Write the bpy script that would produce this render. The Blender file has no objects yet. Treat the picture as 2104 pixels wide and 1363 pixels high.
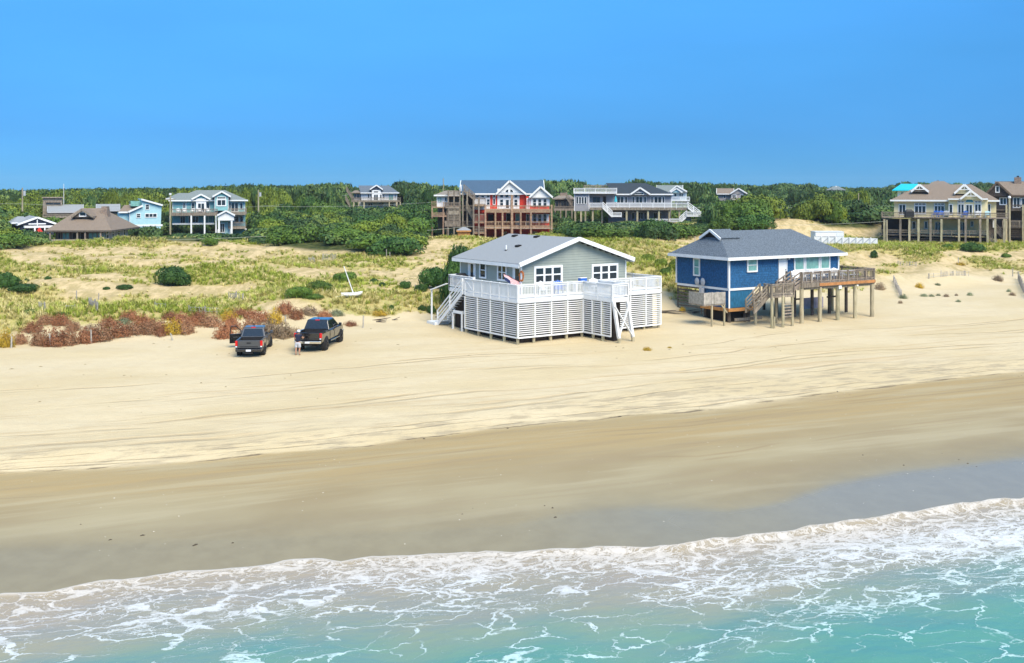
import bpy, math, random
import numpy as np
from mathutils import Vector, Matrix, Euler
rnd = random.Random(7); nr = np.random.RandomState(11)
SC = bpy.context.scene; COL = SC.collection
R = math.radians
# ------------------------------------------------------------------ camera, sky, sun, exposure
F, CX, HZ, H0 = 2200.0, 1052.0, 388.0, 13.0           # photo focal (px), centre x, horizon row, camera height
cam = bpy.data.objects.new('camera', bpy.data.cameras.new('camera')); COL.objects.link(cam)
cam.location = (0, 0, H0); cam.rotation_euler = (R(90), 0, 0)
cam.data.sensor_width = 36; cam.data.lens = 36*F/2104; cam.data.shift_y = -(681.5-HZ)/2104
cam.data.clip_start = 0.5; cam.data.clip_end = 60000
SC.camera = cam
SUN_EL, SUN_AZ = 50, 152           # degrees; azimuth clockwise from +Y (behind the camera, to the right)
w = bpy.data.worlds.new('World'); SC.world = w; w.use_nodes = True
wn, wl = w.node_tree.nodes, w.node_tree.links
bg = wn['Background']; bg.inputs[1].default_value = 0.15
sky = wn.new('ShaderNodeTexSky'); sky.sky_type = 'NISHITA'; sky.sun_disc = False
sky.sun_elevation = R(SUN_EL); sky.sun_rotation = R(SUN_AZ)
sky.air_density = 1.0; sky.dust_density = 0.0; sky.ozone_density = 5.0; sky.altitude = 0
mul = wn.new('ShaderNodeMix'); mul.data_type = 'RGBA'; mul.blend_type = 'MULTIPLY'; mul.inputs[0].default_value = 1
wtc = wn.new('ShaderNodeTexCoord'); wsx = wn.new('ShaderNodeSeparateXYZ'); wl.new(wtc.outputs['Generated'], wsx.inputs[0])
wr_ = wn.new('ShaderNodeValToRGB'); wl.new(wsx.outputs[2], wr_.inputs[0])      # tint by height: bluer low sky, warmth added overhead to cancel blue ambient light
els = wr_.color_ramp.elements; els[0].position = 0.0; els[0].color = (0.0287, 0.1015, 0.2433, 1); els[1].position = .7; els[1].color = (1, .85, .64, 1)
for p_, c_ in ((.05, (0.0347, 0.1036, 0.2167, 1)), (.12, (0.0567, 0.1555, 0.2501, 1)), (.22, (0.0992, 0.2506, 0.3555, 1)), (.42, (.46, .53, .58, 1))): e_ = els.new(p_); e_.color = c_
wcl = wn.new('ShaderNodeTexNoise'); wcl.inputs['Scale'].default_value = 2.2; wcl.inputs['Detail'].default_value = 5; wmp = wn.new('ShaderNodeMapping'); wmp.inputs['Scale'].default_value = (1, 1, 5); wl.new(wtc.outputs['Generated'], wmp.inputs[0]); wl.new(wmp.outputs[0], wcl.inputs[0])
wrg = wn.new('ShaderNodeMapRange'); wrg.inputs[1].default_value = .3; wrg.inputs[2].default_value = .7; wrg.inputs[3].default_value = .93; wrg.inputs[4].default_value = 1.07; wl.new(wcl.outputs[0], wrg.inputs[0])
wvm = wn.new('ShaderNodeVectorMath'); wvm.operation = 'SCALE'; wl.new(mul.outputs[2], wvm.inputs[0]); wl.new(wrg.outputs[0], wvm.inputs['Scale'])
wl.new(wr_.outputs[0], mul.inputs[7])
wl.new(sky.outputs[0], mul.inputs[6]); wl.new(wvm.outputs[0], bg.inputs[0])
sl = bpy.data.lights.new('sun', 'SUN'); sl.energy = 1.5; sl.angle = R(36); sl.color = (1, 0.89, 0.71)
sun = bpy.data.objects.new('sun', sl); COL.objects.link(sun)
sd = Vector((math.sin(R(SUN_AZ))*math.cos(R(SUN_EL)), math.cos(R(SUN_AZ))*math.cos(R(SUN_EL)), math.sin(R(SUN_EL))))
sun.rotation_euler = sd.to_track_quat('Z', 'Y').to_euler(); sun.location = sd*200
SC.view_settings.view_transform = 'Standard'; SC.view_settings.look = 'None'
SC.view_settings.exposure = 1.80; SC.view_settings.gamma = 1.0
SC.cycles.max_bounces = 4; SC.cycles.diffuse_bounces = 2; SC.cycles.glossy_bounces = 2
SC.cycles.transparent_max_bounces = 6; SC.cycles.caustics_reflective = False; SC.cycles.caustics_refractive = False

# ------------------------------------------------------------------ materials
MATS = {}
def mat(name, col, rough=0.7, var=0.0, scale=3.0, bump=0.0, bscale=20.0, metal=0.0, spec=0.4, rand=0.0, stretch=None, col2=None, coat=0.0):
    """Principled material; colour varied by noise (var or towards col2) and per object (rand)."""
    if name in MATS: return MATS[name]
    m = bpy.data.materials.new(name); m.use_nodes = True; MATS[name] = m
    n, l = m.node_tree.nodes, m.node_tree.links; p = n['Principled BSDF']
    p.inputs['Roughness'].default_value = rough; p.inputs['Metallic'].default_value = metal
    p.inputs['Specular IOR Level'].default_value = spec; p.inputs['Coat Weight'].default_value = coat
    p.inputs['Base Color'].default_value = (*col, 1)
    tc = n.new('ShaderNodeTexCoord'); mp = n.new('ShaderNodeMapping'); l.new(tc.outputs['Object'], mp.inputs[0])
    if stretch: mp.inputs['Scale'].default_value = stretch
    if var or col2 or rand:
        nz = n.new('ShaderNodeTexNoise'); nz.inputs['Scale'].default_value = scale; nz.inputs['Detail'].default_value = 4
        l.new(mp.outputs[0], nz.inputs[0])
        mx = n.new('ShaderNodeMix'); mx.data_type = 'RGBA'
        c2 = col2 or tuple(c*(1+var) for c in col); c1 = col if col2 else tuple(c*(1-var) for c in col)
        mx.inputs[6].default_value = (*c1, 1); mx.inputs[7].default_value = (*c2, 1)
        rp = n.new('ShaderNodeMapRange'); rp.inputs[1].default_value = .32; rp.inputs[2].default_value = .68
        l.new(nz.outputs[0], rp.inputs[0]); l.new(rp.outputs[0], mx.inputs[0]); out = mx.outputs[2]
        if rand:
            oi = n.new('ShaderNodeObjectInfo'); hs = n.new('ShaderNodeHueSaturation'); mr = n.new('ShaderNodeMapRange')
            mr.inputs[3].default_value = 1-rand; mr.inputs[4].default_value = 1+rand
            l.new(oi.outputs['Random'], mr.inputs[0]); l.new(mr.outputs[0], hs.inputs['Value']); l.new(out, hs.inputs['Color'])
            m2 = n.new('ShaderNodeMath'); m2.operation = 'MULTIPLY'; m2.inputs[1].default_value = 7.31; l.new(oi.outputs['Random'], m2.inputs[0])
            m3 = n.new('ShaderNodeMath'); m3.operation = 'FRACT'; l.new(m2.outputs[0], m3.inputs[0])
            mh = n.new('ShaderNodeMapRange'); mh.inputs[3].default_value = .5-rand*.06; mh.inputs[4].default_value = .5+rand*.06
            l.new(m3.outputs[0], mh.inputs[0]); l.new(mh.outputs[0], hs.inputs['Hue']); out = hs.outputs[0]
        l.new(out, p.inputs['Base Color'])
    if bump:
        nb = n.new('ShaderNodeTexNoise'); nb.inputs['Scale'].default_value = bscale; nb.inputs['Detail'].default_value = 3
        l.new(mp.outputs[0], nb.inputs[0]); b = n.new('ShaderNodeBump'); b.inputs['Strength'].default_value = bump; b.inputs['Distance'].default_value = 0.05
        l.new(nb.outputs[0], b.inputs['Height']); l.new(b.outputs[0], p.inputs['Normal'])
    return m
WHITE = mat('white_paint', (.80, .80, .78), .55, .05, 2)
WHITE2 = mat('weathered_white_paint', (.72, .73, .71), .6, .10, 2.5, stretch=(1, 1, .25))
SIDE_GREY = mat('sage_grey_siding', (.305, .335, .29), .65, .06, 1.5, stretch=(1, 1, .3))
SIDE_BLUE = mat('blue_shingle_siding', (.016, .098, .225), .75, .35, 9, .5, 14, stretch=(1, 1, .6))
BLUE_PANEL = mat('faded_blue_panel', (.012, .11, .215), .75, .35, 5, stretch=(3, 3, .5))
ROOF_LG = mat('light_grey_shingles', (.285, .30, .305), .85, .14, 22, .5, 30)
ROOF_DG = mat('slate_grey_shingles', (.115, .14, .165), .85, .45, 11, .6, 24)
ROOF_DK = mat('dark_shingles', (.030, .042, .052), .85, .30, 9, .5, 20)
ROOF_BL = mat('blue_grey_shingles', (.055, .105, .165), .85, .25, 6, .5, 20)
ROOF_GG = mat('grey_green_shingles', (.19, .22, .21), .85, .20, 6, .5, 20)
ROOF_BR = mat('brown_shingles', (.225, .175, .13), .9, .30, 9, .6, 22)
ROOF_TQ = mat('turquoise_metal', (.0, .50, .66), .35, .05, 1)
WOOD = mat('weathered_wood', (.25, .205, .155), .85, .35, 3, .4, 30, stretch=(2, 2, .5), rand=.18)
WOOD_D = mat('dark_weathered_wood', (.105, .085, .068), .9, .35, 3, .3, 30, rand=.15)
SLAT_SHADE = mat('slat_shade_black', (.022, .016, .012), .9, .4, 3)  # shade colour of the added boxes behind the cottage skirt
WOOD_N = mat('fresh_timber', (.42, .20, .065), .75, .25, 3, .3, 20, rand=.10)
WOOD_P = mat('piling_wood', (.40, .35, .22), .85, .30, 3, .4, 20, stretch=(2, 2, .4), rand=.15)
WOOD_G = mat('grey_driftwood', (.36, .33, .28), .9, .25, 5, .4, 25, rand=.2)
GLASS = mat('window_glass', (.018, .026, .032), .06, spec=.7)
GLASS_G = mat('tinted_window_glass', (.20, .42, .37), .08, .25, 2, spec=.6)
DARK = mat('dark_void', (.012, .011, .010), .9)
TEAL = mat('teal_siding', (.22, .47, .47), .7, .08, 2)
LTBLUE = mat('pale_aqua_siding', (.40, .64, .68), .7, .06, 2)
RED = mat('red_siding', (.72, .050, .022), .65, .14, 2)
RED_D = mat('deep_red_siding', (.30, .020, .020), .7, .20, 2)
YELLOW = mat('pale_yellow_siding', (.78, .67, .38), .7, .06, 1.5)
GREY_S = mat('grey_siding', (.31, .315, .33), .7, .08, 2)
BROWN_S = mat('dark_brown_shingle_wall', (.055, .042, .036), .9, .45, 6, .6, 12)
BROWN_W = mat('brown_board_wall', (.12, .085, .06), .85, .3, 3)
NAVY = mat('slate_blue_siding', (.055, .065, .095), .8, .2, 3)
STONE = mat('chimney_stone', (.24, .18, .14), .9, .35, 5, .8, 6)
TAUPE = mat('taupe_siding', (.42, .38, .35), .75, .08, 2)

# ------------------------------------------------------------------ mesh helpers
class MB:
    def __init__(s): s.v = []; s.f = []
    def hexa(s, p):
        i = len(s.v); s.v += [tuple(q) for q in p]
        s.f += [(i, i+3, i+2, i+1), (i+4, i+5, i+6, i+7), (i, i+1, i+5, i+4), (i+1, i+2, i+6, i+5), (i+2, i+3, i+7, i+6), (i+3, i, i+4, i+7)]
        return s
    def box(s, x0, x1, y0, y1, z0, z1):
        x0, x1 = min(x0, x1), max(x0, x1); y0, y1 = min(y0, y1), max(y0, y1); z0, z1 = min(z0, z1), max(z0, z1)
        return s.hexa([(x0, y0, z0), (x1, y0, z0), (x1, y1, z0), (x0, y1, z0), (x0, y0, z1), (x1, y0, z1), (x1, y1, z1), (x0, y1, z1)])
    def bar(s, p, q, w, h, up=(0, 0, 1)):
        p, q = Vector(p), Vector(q); d = (q-p).normalized(); up = Vector(up)
        a = d.cross(up)
        if a.length < 1e-4: a = d.cross(Vector((1, 0, 0)))
        a.normalize(); b = a.cross(d).normalized(); a *= w/2; b *= h/2
        return s.hexa([p-a-b, p+a-b, q+a-b, q-a-b, p-a+b, p+a+b, q+a+b, q-a+b])
    def cyl(s, p, q, r0, r1=None, n=8, cap=True):
        r1 = r0 if r1 is None else r1
        p, q = Vector(p), Vector(q); d = (q-p).normalized(); a = d.orthogonal().normalized(); b = d.cross(a); i = len(s.v)
        for k in range(n):
            t = 2*math.pi*k/n; o = a*math.cos(t)+b*math.sin(t); s.v.append(tuple(p+o*r0)); s.v.append(tuple(q+o*r1))
        for k in range(n):
            j = (k+1) % n; s.f.append((i+2*k, i+2*j, i+2*j+1, i+2*k+1))
        if cap: s.f.append(tuple(i+2*k for k in range(n))[::-1]); s.f.append(tuple(i+2*k+1 for k in range(n)))
        return s
    def poly(s, pts, off):
        """prism: polygon pts extruded by vector off"""
        n = len(pts); i = len(s.v); o = Vector(off)
        s.v += [tuple(p) for p in pts]+[tuple(Vector(p)+o) for p in pts]
        s.f.append(tuple(range(i, i+n))); s.f.append(tuple(range(i+2*n-1, i+n-1, -1)))
        for k in range(n):
            j = (k+1) % n; s.f.append((i+k, i+n+k, i+n+j, i+j))
        return s
    def loft(s, rings, close=True, caps=True):
        i = len(s.v); n = len(rings[0])
        for r in rings: s.v += [tuple(p) for p in r]
        for a in range(len(rings)-1):
            for k in range(n if close else n-1):
                j = (k+1) % n; s.f.append((i+a*n+k, i+a*n+j, i+(a+1)*n+j, i+(a+1)*n+k))
        if caps: s.f.append(tuple(i+k for k in range(n))[::-1]); s.f.append(tuple(i+(len(rings)-1)*n+k for k in range(n)))
        return s
    def build(s, name, m, parent=None, smooth=False, bevel=0, fix=True):
        me = bpy.data.meshes.new(name); me.from_pydata(s.v, [], s.f)
        if fix:
            import bmesh
            bm = bmesh.new(); bm.from_mesh(me); bmesh.ops.recalc_face_normals(bm, faces=bm.faces); bm.to_mesh(me); bm.free()
        return link(name, me, m, parent, smooth, bevel)
def link(name, me, m, parent=None, smooth=False, bevel=0):
    o = bpy.data.objects.new(name, me); COL.objects.link(o); o.parent = parent
    if m is not None and not me.materials: me.materials.append(m)
    if smooth: me.polygons.foreach_set('use_smooth', [True]*len(me.polygons))
    if bevel:
        b = o.modifiers.new('bevel', 'BEVEL'); b.width = bevel; b.segments = 2; b.limit_method = 'ANGLE'
    return o
def tag(o, label=None, cat=None, group=None, kind=None):
    if label: o['label'] = label
    if cat: o['category'] = cat
    if group: o['group'] = group
    if kind: o['kind'] = kind
    return o
def empty(name, loc=(0, 0, 0), rz=0, label=None, cat=None, group=None):
    o = bpy.data.objects.new(name, None); COL.objects.link(o); o.location = loc; o.rotation_euler = (0, 0, rz)
    o.empty_display_size = .3
    return tag(o, label, cat, group)
def copy_tree(o, parent=None):
    c = o.copy(); COL.objects.link(c); c.parent = parent
    for ch in list(o.children): copy_tree(ch, c)
    return c

# ------------------------------------------------------------------ terrain
def unp(px, py, z):
    Y = F*(H0-z)/(py-HZ); return ((px-CX)*Y/F, Y)
def curve(pts, z):
    a = np.array(sorted(unp(x, y, z) for x, y in pts)); return a[:, 0], a[:, 1]
C_SHORE = curve([(0, 1225), (60, 1219), (100, 1217), (170, 1200), (250, 1190), (330, 1178), (400, 1172), (480, 1168), (560, 1166), (610, 1156), (640, 1150), (680, 1149), (705, 1154), (755, 1143), (850, 1141),
                 (1000, 1135), (1120, 1130), (1250, 1131), (1390, 1127), (1450, 1116), (1560, 1103), (1700, 1082), (1900, 1052), (2010, 1036), (2104, 1027)], .10)
C_WET = curve([(0, 1120), (400, 1105), (800, 1090), (1050, 1075), (1200, 1042), (1320, 1034), (1500, 1046), (1600, 1030), (1700, 992), (1830, 966), (2104, 934)], .42)
C_DAMP = curve([(0, 970), (300, 955), (549, 935), (738, 920), (1048, 878), (1400, 848), (1701, 810), (2104, 765)], 1.1)
C_BERM = curve([(0, 940), (210, 925), (464, 907), (624, 892), (798, 872), (1048, 845), (1400, 795), (1751, 757), (2104, 737)], 1.5)
C_TOE = curve([(0, 712), (250, 700), (450, 690), (600, 680), (730, 668), (900, 655), (1000, 648), (1300, 655), (1410, 648), (1470, 628), (1560, 618), (1820, 610), (2104, 575)], 2.4)
def cv(c, X):
    xs, ys = c; r = np.interp(X, xs, ys)
    r = np.where(X < xs[0], ys[0]+.22*np.maximum(X-xs[0], -60)+.02*np.minimum(X-xs[0]+60, 0), r)
    return np.where(X > xs[-1], ys[-1]+.30*np.minimum(X-xs[-1], 60)+.02*np.maximum(X-xs[-1]-60, 0), r)
PERM = nr.rand(256, 256)
def vnoise(x, y):
    x = np.asarray(x, float); y = np.asarray(y, float)
    xi = np.floor(x).astype(int); yi = np.floor(y).astype(int); fx = x-xi; fy = y-yi
    fx = fx*fx*(3-2*fx); fy = fy*fy*(3-2*fy); g = lambda i, j: PERM[i & 255, j & 255]
    return (g(xi, yi)*(1-fx)+g(xi+1, yi)*fx)*(1-fy)+(g(xi, yi+1)*(1-fx)+g(xi+1, yi+1)*fx)*fy-.5
def fbm(x, y, o=4):
    r = 0; a = 1.0
    for k in range(o): r = r+a*vnoise(x*2**k+17.3*k, y*2**k+5.1*k); a *= .5
    return r
def sstep(a, b, x):
    t = np.clip((x-a)/(b-a), 0, 1); return t*t*(3-2*t)
BUMPS = [(47, 150, 1.1, 12, 8), (22, 205, 1.6, 30, 14), (-62, 205, -.4, 30, 20), (14, 133, 2.3, 13, 15), (45, 176, 2.6, 15, 11), (63, 190, 2.0, 12, 9), (-46, 150, .7, 26, 8), (-12, 150, .5, 14, 8), (21, 205, 1.7, 34, 26),
         (13.5, 100, 1.1, 5, 8), (11, 112, 1.2, 8, 8), (-18, 92, .9, 9, 5), (-36, 97, -.9, 14, 7), (-4, 118, -.7, 10, 8), (66, 158, .8, 18, 9), (-30, 118, .8, 9, 5), (44, 122, .7, 9, 7), (53, 118, .9, 8, 5)]
PITS = [(-31, 128, -.5, 9, 6)]
def beach_t(X, Y):
    """0 at the swash edge, 1 wet line, 2 damp edge, 3 berm, 4 dune toe, then metres/10 inland"""
    s, wt, d, b, t = (cv(c, X) for c in (C_SHORE, C_WET, C_DAMP, C_BERM, C_TOE))
    r = np.where(Y < s, (Y-s)/10, np.where(Y < wt, (Y-s)/(wt-s), np.where(Y < d, 1+(Y-wt)/(d-wt), np.where(Y < b, 2+(Y-d)/(b-d), np.where(Y < t, 3+(Y-b)/(t-b), 4+(Y-t)/10)))))
    return r
DZ = np.array([[-40, -3.5], [-10, -3.5], [-1, -.7], [0, .10], [1, .42], [2, 1.1], [3, 1.5], [4, 2.35], [4.6, 3.25], [6, 3.8], [8, 4.2], [10, 4.9], [12, 5.1], [15, 4.6], [20, 4.5], [29, 5.3], [50, 5.6], [90, 4.2], [140, 1.0], [200, -2.5], [900, -4]])
def hgt(X, Y):
    X = np.asarray(X, float); Y = np.asarray(Y, float); t = beach_t(X, Y)
    z = np.interp(t, DZ[:, 0], DZ[:, 1])
    k = sstep(4.0, 4.8, t); far = sstep(100, 140, t)
    z = z+k*(1-far)*(1.35*fbm(X/17, Y/13, 3)+.55*fbm(X/5.5+9, Y/4.5, 3))
    z = z+k*(1-far)*sstep(15, 40, t)*2.0*fbm(X/70+3, Y/70, 2)
    z = z+sstep(2.3, 2.9, t)*(1-k)*(.10*fbm(X/9, Y/3.2, 3)+.035*fbm(X/1.6, Y/1.1, 2))
    z = z+sstep(1.75, 2.0, t)*(1-sstep(3.1, 3.6, t))*.07*fbm(X/3.2, Y/.8, 3)
    for bx, by, a, rx, ry in BUMPS: z = z+k*a*np.exp(-((X-bx)/rx)**2-((Y-by)/ry)**2)
    return z
PADS = [(0, 187, 4.2, 15, 11), (-9, 170, 4.5, 10, 12), (-58, 204, 3.6, 15, 10), (-52, 186, 4.0, 16, 10), (23, 205, 6.1, 17, 9), (68, 164, 4.6, 17, 9), (-64, 159, 4.9, 14, 9), (47, 149, 5.0, 10, 8), (-36, 285, 6.3, 14, 10)]
_hgt = hgt
def hgt(X, Y):
    z = _hgt(X, Y); X = np.asarray(X, float); Y = np.asarray(Y, float)
    for px_, py_, zp, rx, ry in PADS:
        k = np.exp(-(((X-px_)/rx)**2+((Y-py_)/ry)**2)**2); z = z*(1-k)+zp*k
    return z
def hz(x, y): return float(hgt(x, y))
def hit(px, py, lift=0.0):
    """point where the sight line through photo pixel (px, py) meets the ground"""
    a, b = (px-CX)/F, (py-HZ)/F
    Y = np.arange(30, 700, .25); d = H0-b*Y-hgt(a*Y, Y)-lift
    k = int(np.argmax(d < 0)) if (d < 0).any() else len(Y)-1
    return Vector((a*Y[k], Y[k], float(hgt(a*Y[k], Y[k]))))
def proj(X, Y, Z): return CX+F*X/Y, HZ+F*(H0-Z)/Y
# bare and lush patches of the dunes, measured on the photograph (px, py, rx, ry, amount)
PATCH = [(600, 517, 95, 15, -.9), (700, 512, 80, 10, -.8), (650, 556, 70, 9, -.7), (800, 558, 70, 10, -.8), (880, 572, 75, 18, -1), (880, 510, 40, 22, -.9), (60, 525, 60, 22, -.7), (230, 540, 130, 28, -.45), (150, 603, 65, 14, -.8),
         (400, 596, 80, 8, -.5), (330, 665, 250, 10, -.5), (1610, 466, 70, 18, -.9), (1760, 474, 60, 16, -.8), (1395, 545, 14, 26, -.9), (1345, 615, 36, 26, -1), (1322, 540, 25, 14, .8), (1350, 560, 22, 14, .9), (1380, 585, 18, 14, .9), (1407, 608, 14, 12, .8), (1425, 622, 12, 8, .7), (1960, 528, 45, 18, -.9), (1860, 600, 120, 48, -1), (2060, 600, 110, 50, -1),
         (1480, 500, 60, 20, -.6), (1780, 530, 30, 16, -.4), (2080, 530, 60, 14, -.6), (1790, 560, 40, 30, -.5),
         (150, 650, 260, 26, .55), (420, 640, 160, 20, .5), (620, 590, 120, 26, .45), (780, 610, 120, 26, .35), (1780, 510, 90, 12, .6), (1950, 505, 110, 10, .6), (1820, 555, 40, 16, .7), (2040, 545, 45, 16, .6), (1300, 520, 90, 16, .3), (1400, 560, 30, 22, .6), (600, 545, 100, 10, .3), (250, 505, 200, 8, .4), (430, 570, 60, 14, .4)]
def veg(X, Y):
    X = np.asarray(X, float); Y = np.asarray(Y, float); t = beach_t(X, Y); z = hgt(X, Y); Ys = np.maximum(Y, 5)
    px, py = proj(X, Ys, z)
    v = .62+1.15*fbm(X/9, Y/7, 3)+.75*fbm(X/2.4+40, Y/1.8, 2)
    for a, b, rx, ry, k in PATCH: v = v+k*(.8 if k < 0 else 1.1)*np.exp(-(((px-a)/rx)**2+((py-b)/ry)**2)**1.5)
    edge = t+.35*fbm(X/4, Y/4, 2)
    return np.clip(v, 0, 1)*sstep(4.0, 4.45, edge)*(Y > 40)
EDGE = np.array([(-300, 512), (0, 512), (88, 508), (96, 496), (285, 496), (330, 497), (500, 497), (560, 508), (700, 512), (835, 520), (862, 500), (900, 493), (930, 488), (1130, 488), (1200, 492), (1300, 488), (1380, 492), (1470, 478), (1540, 482), (1565, 452), (1655, 452), (1700, 470), (1795, 470), (1812, 446), (2500, 446)])
def forest(X, Y):
    z = hgt(X, Y); px, py = proj(X, np.maximum(Y, 5), z); e = np.interp(px, EDGE[:, 0], EDGE[:, 1])
    return sstep(3, -4, py-e+8*fbm(X/12, Y/12, 2))*(Y > 115)
def axis(segs):
    r = []
    for a, b, st in segs: r += list(np.arange(a, b, st))
    return np.array(r+[segs[-1][1]])
ax = axis([(-6000, -1000, 500), (-1000, -300, 60), (-300, -90, 6), (-90, -50, 1.2), (-50, 50, .5), (50, 90, .9), (90, 300, 6), (300, 1000, 60), (1000, 6000, 500)])
ay = axis([(-1500, 0, 250), (0, 26, 4), (26, 104, .42), (104, 190, .9), (190, 420, 4), (420, 1500, 25), (1500, 9000, 500)])
GX, GY = np.meshgrid(ax, ay); GZ = hgt(GX, GY); nx, ny = len(ax), len(ay)
me = bpy.data.meshes.new('terrain')
idx = np.arange(nx*ny).reshape(ny, nx)
fc = np.stack([idx[:-1, :-1], idx[:-1, 1:], idx[1:, 1:], idx[1:, :-1]], -1).reshape(-1, 4)
me.from_pydata(np.stack([GX, GY, GZ], -1).reshape(-1, 3).tolist(), [], fc.tolist())
for nm, arr in (('shore', beach_t(GX, GY)), ('veg', veg(GX, GY)), ('forest', forest(GX, GY))):
    a = me.attributes.new(nm, 'FLOAT', 'POINT'); a.data.foreach_set('value', np.asarray(arr, np.float32).ravel())

class NT:
    """small node-tree writer"""
    def __init__(s, name):
        s.m = bpy.data.materials.new(name); s.m.use_nodes = True; s.n = s.m.node_tree.nodes; s.l = s.m.node_tree.links; s.p = s.n['Principled BSDF']
    def put(s, sock, v):
        if hasattr(v, 'is_output'): s.l.new(v, sock)
        else: sock.default_value = v
    def attr(s, nm): q = s.n.new('ShaderNodeAttribute'); q.attribute_name = nm; return q.outputs['Fac']
    def geo(s): return s.n.new('ShaderNodeNewGeometry').outputs['Position']
    def mapv(s, v, sc=(1, 1, 1), rz=0, loc=(0, 0, 0)):
        q = s.n.new('ShaderNodeMapping'); s.put(q.inputs[0], v); q.inputs['Scale'].default_value = sc; q.inputs['Rotation'].default_value = (0, 0, rz); q.inputs['Location'].default_value = loc; return q.outputs[0]
    def noise(s, v, sc, det=4, rough=.5, dist=0, col=False):
        q = s.n.new('ShaderNodeTexNoise'); s.put(q.inputs['Vector'], v); q.inputs['Scale'].default_value = sc; q.inputs['Detail'].default_value = det; q.inputs['Roughness'].default_value = rough; q.inputs['Distortion'].default_value = dist
        return q.outputs[1 if col else 0]
    def vor(s, v, sc, feat='DISTANCE_TO_EDGE', rand=1.0):
        q = s.n.new('ShaderNodeTexVoronoi'); q.feature = feat; s.put(q.inputs['Vector'], v); q.inputs['Scale'].default_value = sc; q.inputs['Randomness'].default_value = rand; return q.outputs[0]
    def math(s, op, a, b=0.0, c=None):
        q = s.n.new('ShaderNodeMath'); q.operation = op; s.put(q.inputs[0], a); s.put(q.inputs[1], b)
        if c is not None: s.put(q.inputs[2], c)
        return q.outputs[0]
    def vmath(s, op, a, b):
        q = s.n.new('ShaderNodeVectorMath'); q.operation = op; s.put(q.inputs[0], a); s.put(q.inputs[1], b); return q.outputs[0]
    def comb(s, x, y, z=0.0): q = s.n.new('ShaderNodeCombineXYZ'); s.put(q.inputs[0], x); s.put(q.inputs[1], y); s.put(q.inputs[2], z); return q.outputs[0]
    def ramp(s, v, a, b, c=0.0, d=1.0):
        q = s.n.new('ShaderNodeMapRange'); q.interpolation_type = 'SMOOTHSTEP'; s.put(q.inputs[0], v)
        for i, x in ((1, a), (2, b), (3, c), (4, d)): s.put(q.inputs[i], x)
        return q.outputs[0]
    def mix(s, f, a, b):
        q = s.n.new('ShaderNodeMix'); q.data_type = 'RGBA'; s.put(q.inputs[0], f)
        for i, x in ((6, a), (7, b)): s.put(q.inputs[i], (*x, 1) if isinstance(x, tuple) else x)
        return q.outputs[2]
    def bump(s, h, st, dist=.1):
        q = s.n.new('ShaderNodeBump'); q.inputs['Strength'].default_value = st; q.inputs['Distance'].default_value = dist; s.put(q.inputs['Height'], h); s.l.new(q.outputs[0], s.p.inputs['Normal'])
# sand: dry, damp, wet film, dune grass litter, forest floor
N = NT('beach_and_dune_sand'); pos = N.geo()
sh, vg, fo = N.attr('shore'), N.attr('veg'), N.attr('forest')
rot = N.mapv(pos, (1, 1, 1), R(-22))
big = N.noise(N.mapv(rot, (.10, .22, .1)), 1.0, 3)
streak = N.noise(N.mapv(rot, (.055, 1.5, 1)), 1.0, 4, .6)
streak2 = N.noise(N.mapv(rot, (.16, 4.2, 1)), 1.0, 3, .6)
fine = N.noise(pos, 1.1, 4, .65)
grain = N.noise(pos, 9.0, 3, .7)
shn = N.math('ADD', sh, N.math('MULTIPLY', N.math('SUBTRACT', big, .5), .35))
dry = N.mix(N.ramp(big, .35, .65), (0.551, 0.451, 0.270), (0.598, 0.500, 0.320))
dry = N.mix(N.math('MULTIPLY', N.ramp(fine, .38, .68), .22), dry, (.49, .38, .23))
trk = N.math('MULTIPLY', N.ramp(streak, .56, .70), N.math('MULTIPLY', N.ramp(sh, 2.6, 3.0), N.ramp(sh, 3.75, 3.45)))
trk2 = N.math('MULTIPLY', N.ramp(streak2, .60, .70), N.math('MULTIPLY', N.ramp(big, .42, .6), N.math('MULTIPLY', N.ramp(sh, 2.0, 2.3), N.ramp(sh, 3.8, 3.2))))
dry = N.mix(N.math('MULTIPLY', trk, .6), dry, (.47, .345, .19)); dry = N.mix(N.math('MULTIPLY', trk2, .6), dry, (.33, .245, .14))
def chan(v):
    q_ = N.n.new('ShaderNodeSeparateColor'); N.l.new(v, q_.inputs[0]); return q_.outputs
wobs = chan(N.noise(N.mapv(rot, (.022, .0, 0)), 1.0, 1, .5, 0, True)); gates = [N.ramp(g_, .46, .60) for g_ in chan(N.noise(N.mapv(rot, (.09, .25, 0)), 1.0, 3, .6, 0, True))]
def tracks(defs, amp):
    r_ = None
    for k_, (s0_, w_) in enumerate(defs):
        wb_ = N.math('MULTIPLY', N.math('SUBTRACT', wobs[k_//2 % 3], .5), amp)
        ln_ = N.math('MULTIPLY', N.ramp(N.math('ABSOLUTE', N.math('SUBTRACT', N.math('ADD', sh, wb_), s0_)), w_, w_*.3), gates[(k_*2+k_//3) % 3])
        r_ = ln_ if r_ is None else N.math('MAXIMUM', r_, ln_)
    return r_
lines = N.math('MAXIMUM', tracks(((2.18, .035), (2.33, .03), (2.62, .04), (2.84, .035)), .35), tracks(((3.02, .010), (3.055, .010), (3.14, .008), (3.17, .008), (3.30, .008), (3.325, .008), (3.46, .007), (3.48, .007)), .16))
dry = N.mix(N.math('MULTIPLY', lines, .45), dry, (.37, .27, .145))
churn = N.math('MULTIPLY', N.ramp(N.noise(N.mapv(rot, (.5, 2.2, 1)), 1.0, 5, .65), .46, .62), N.math('MULTIPLY', N.ramp(sh, 1.9, 2.15), N.ramp(sh, 3.15, 2.9)))
dry = N.mix(N.math('MULTIPLY', churn, .8), dry, (.37, .305, .20))
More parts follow.
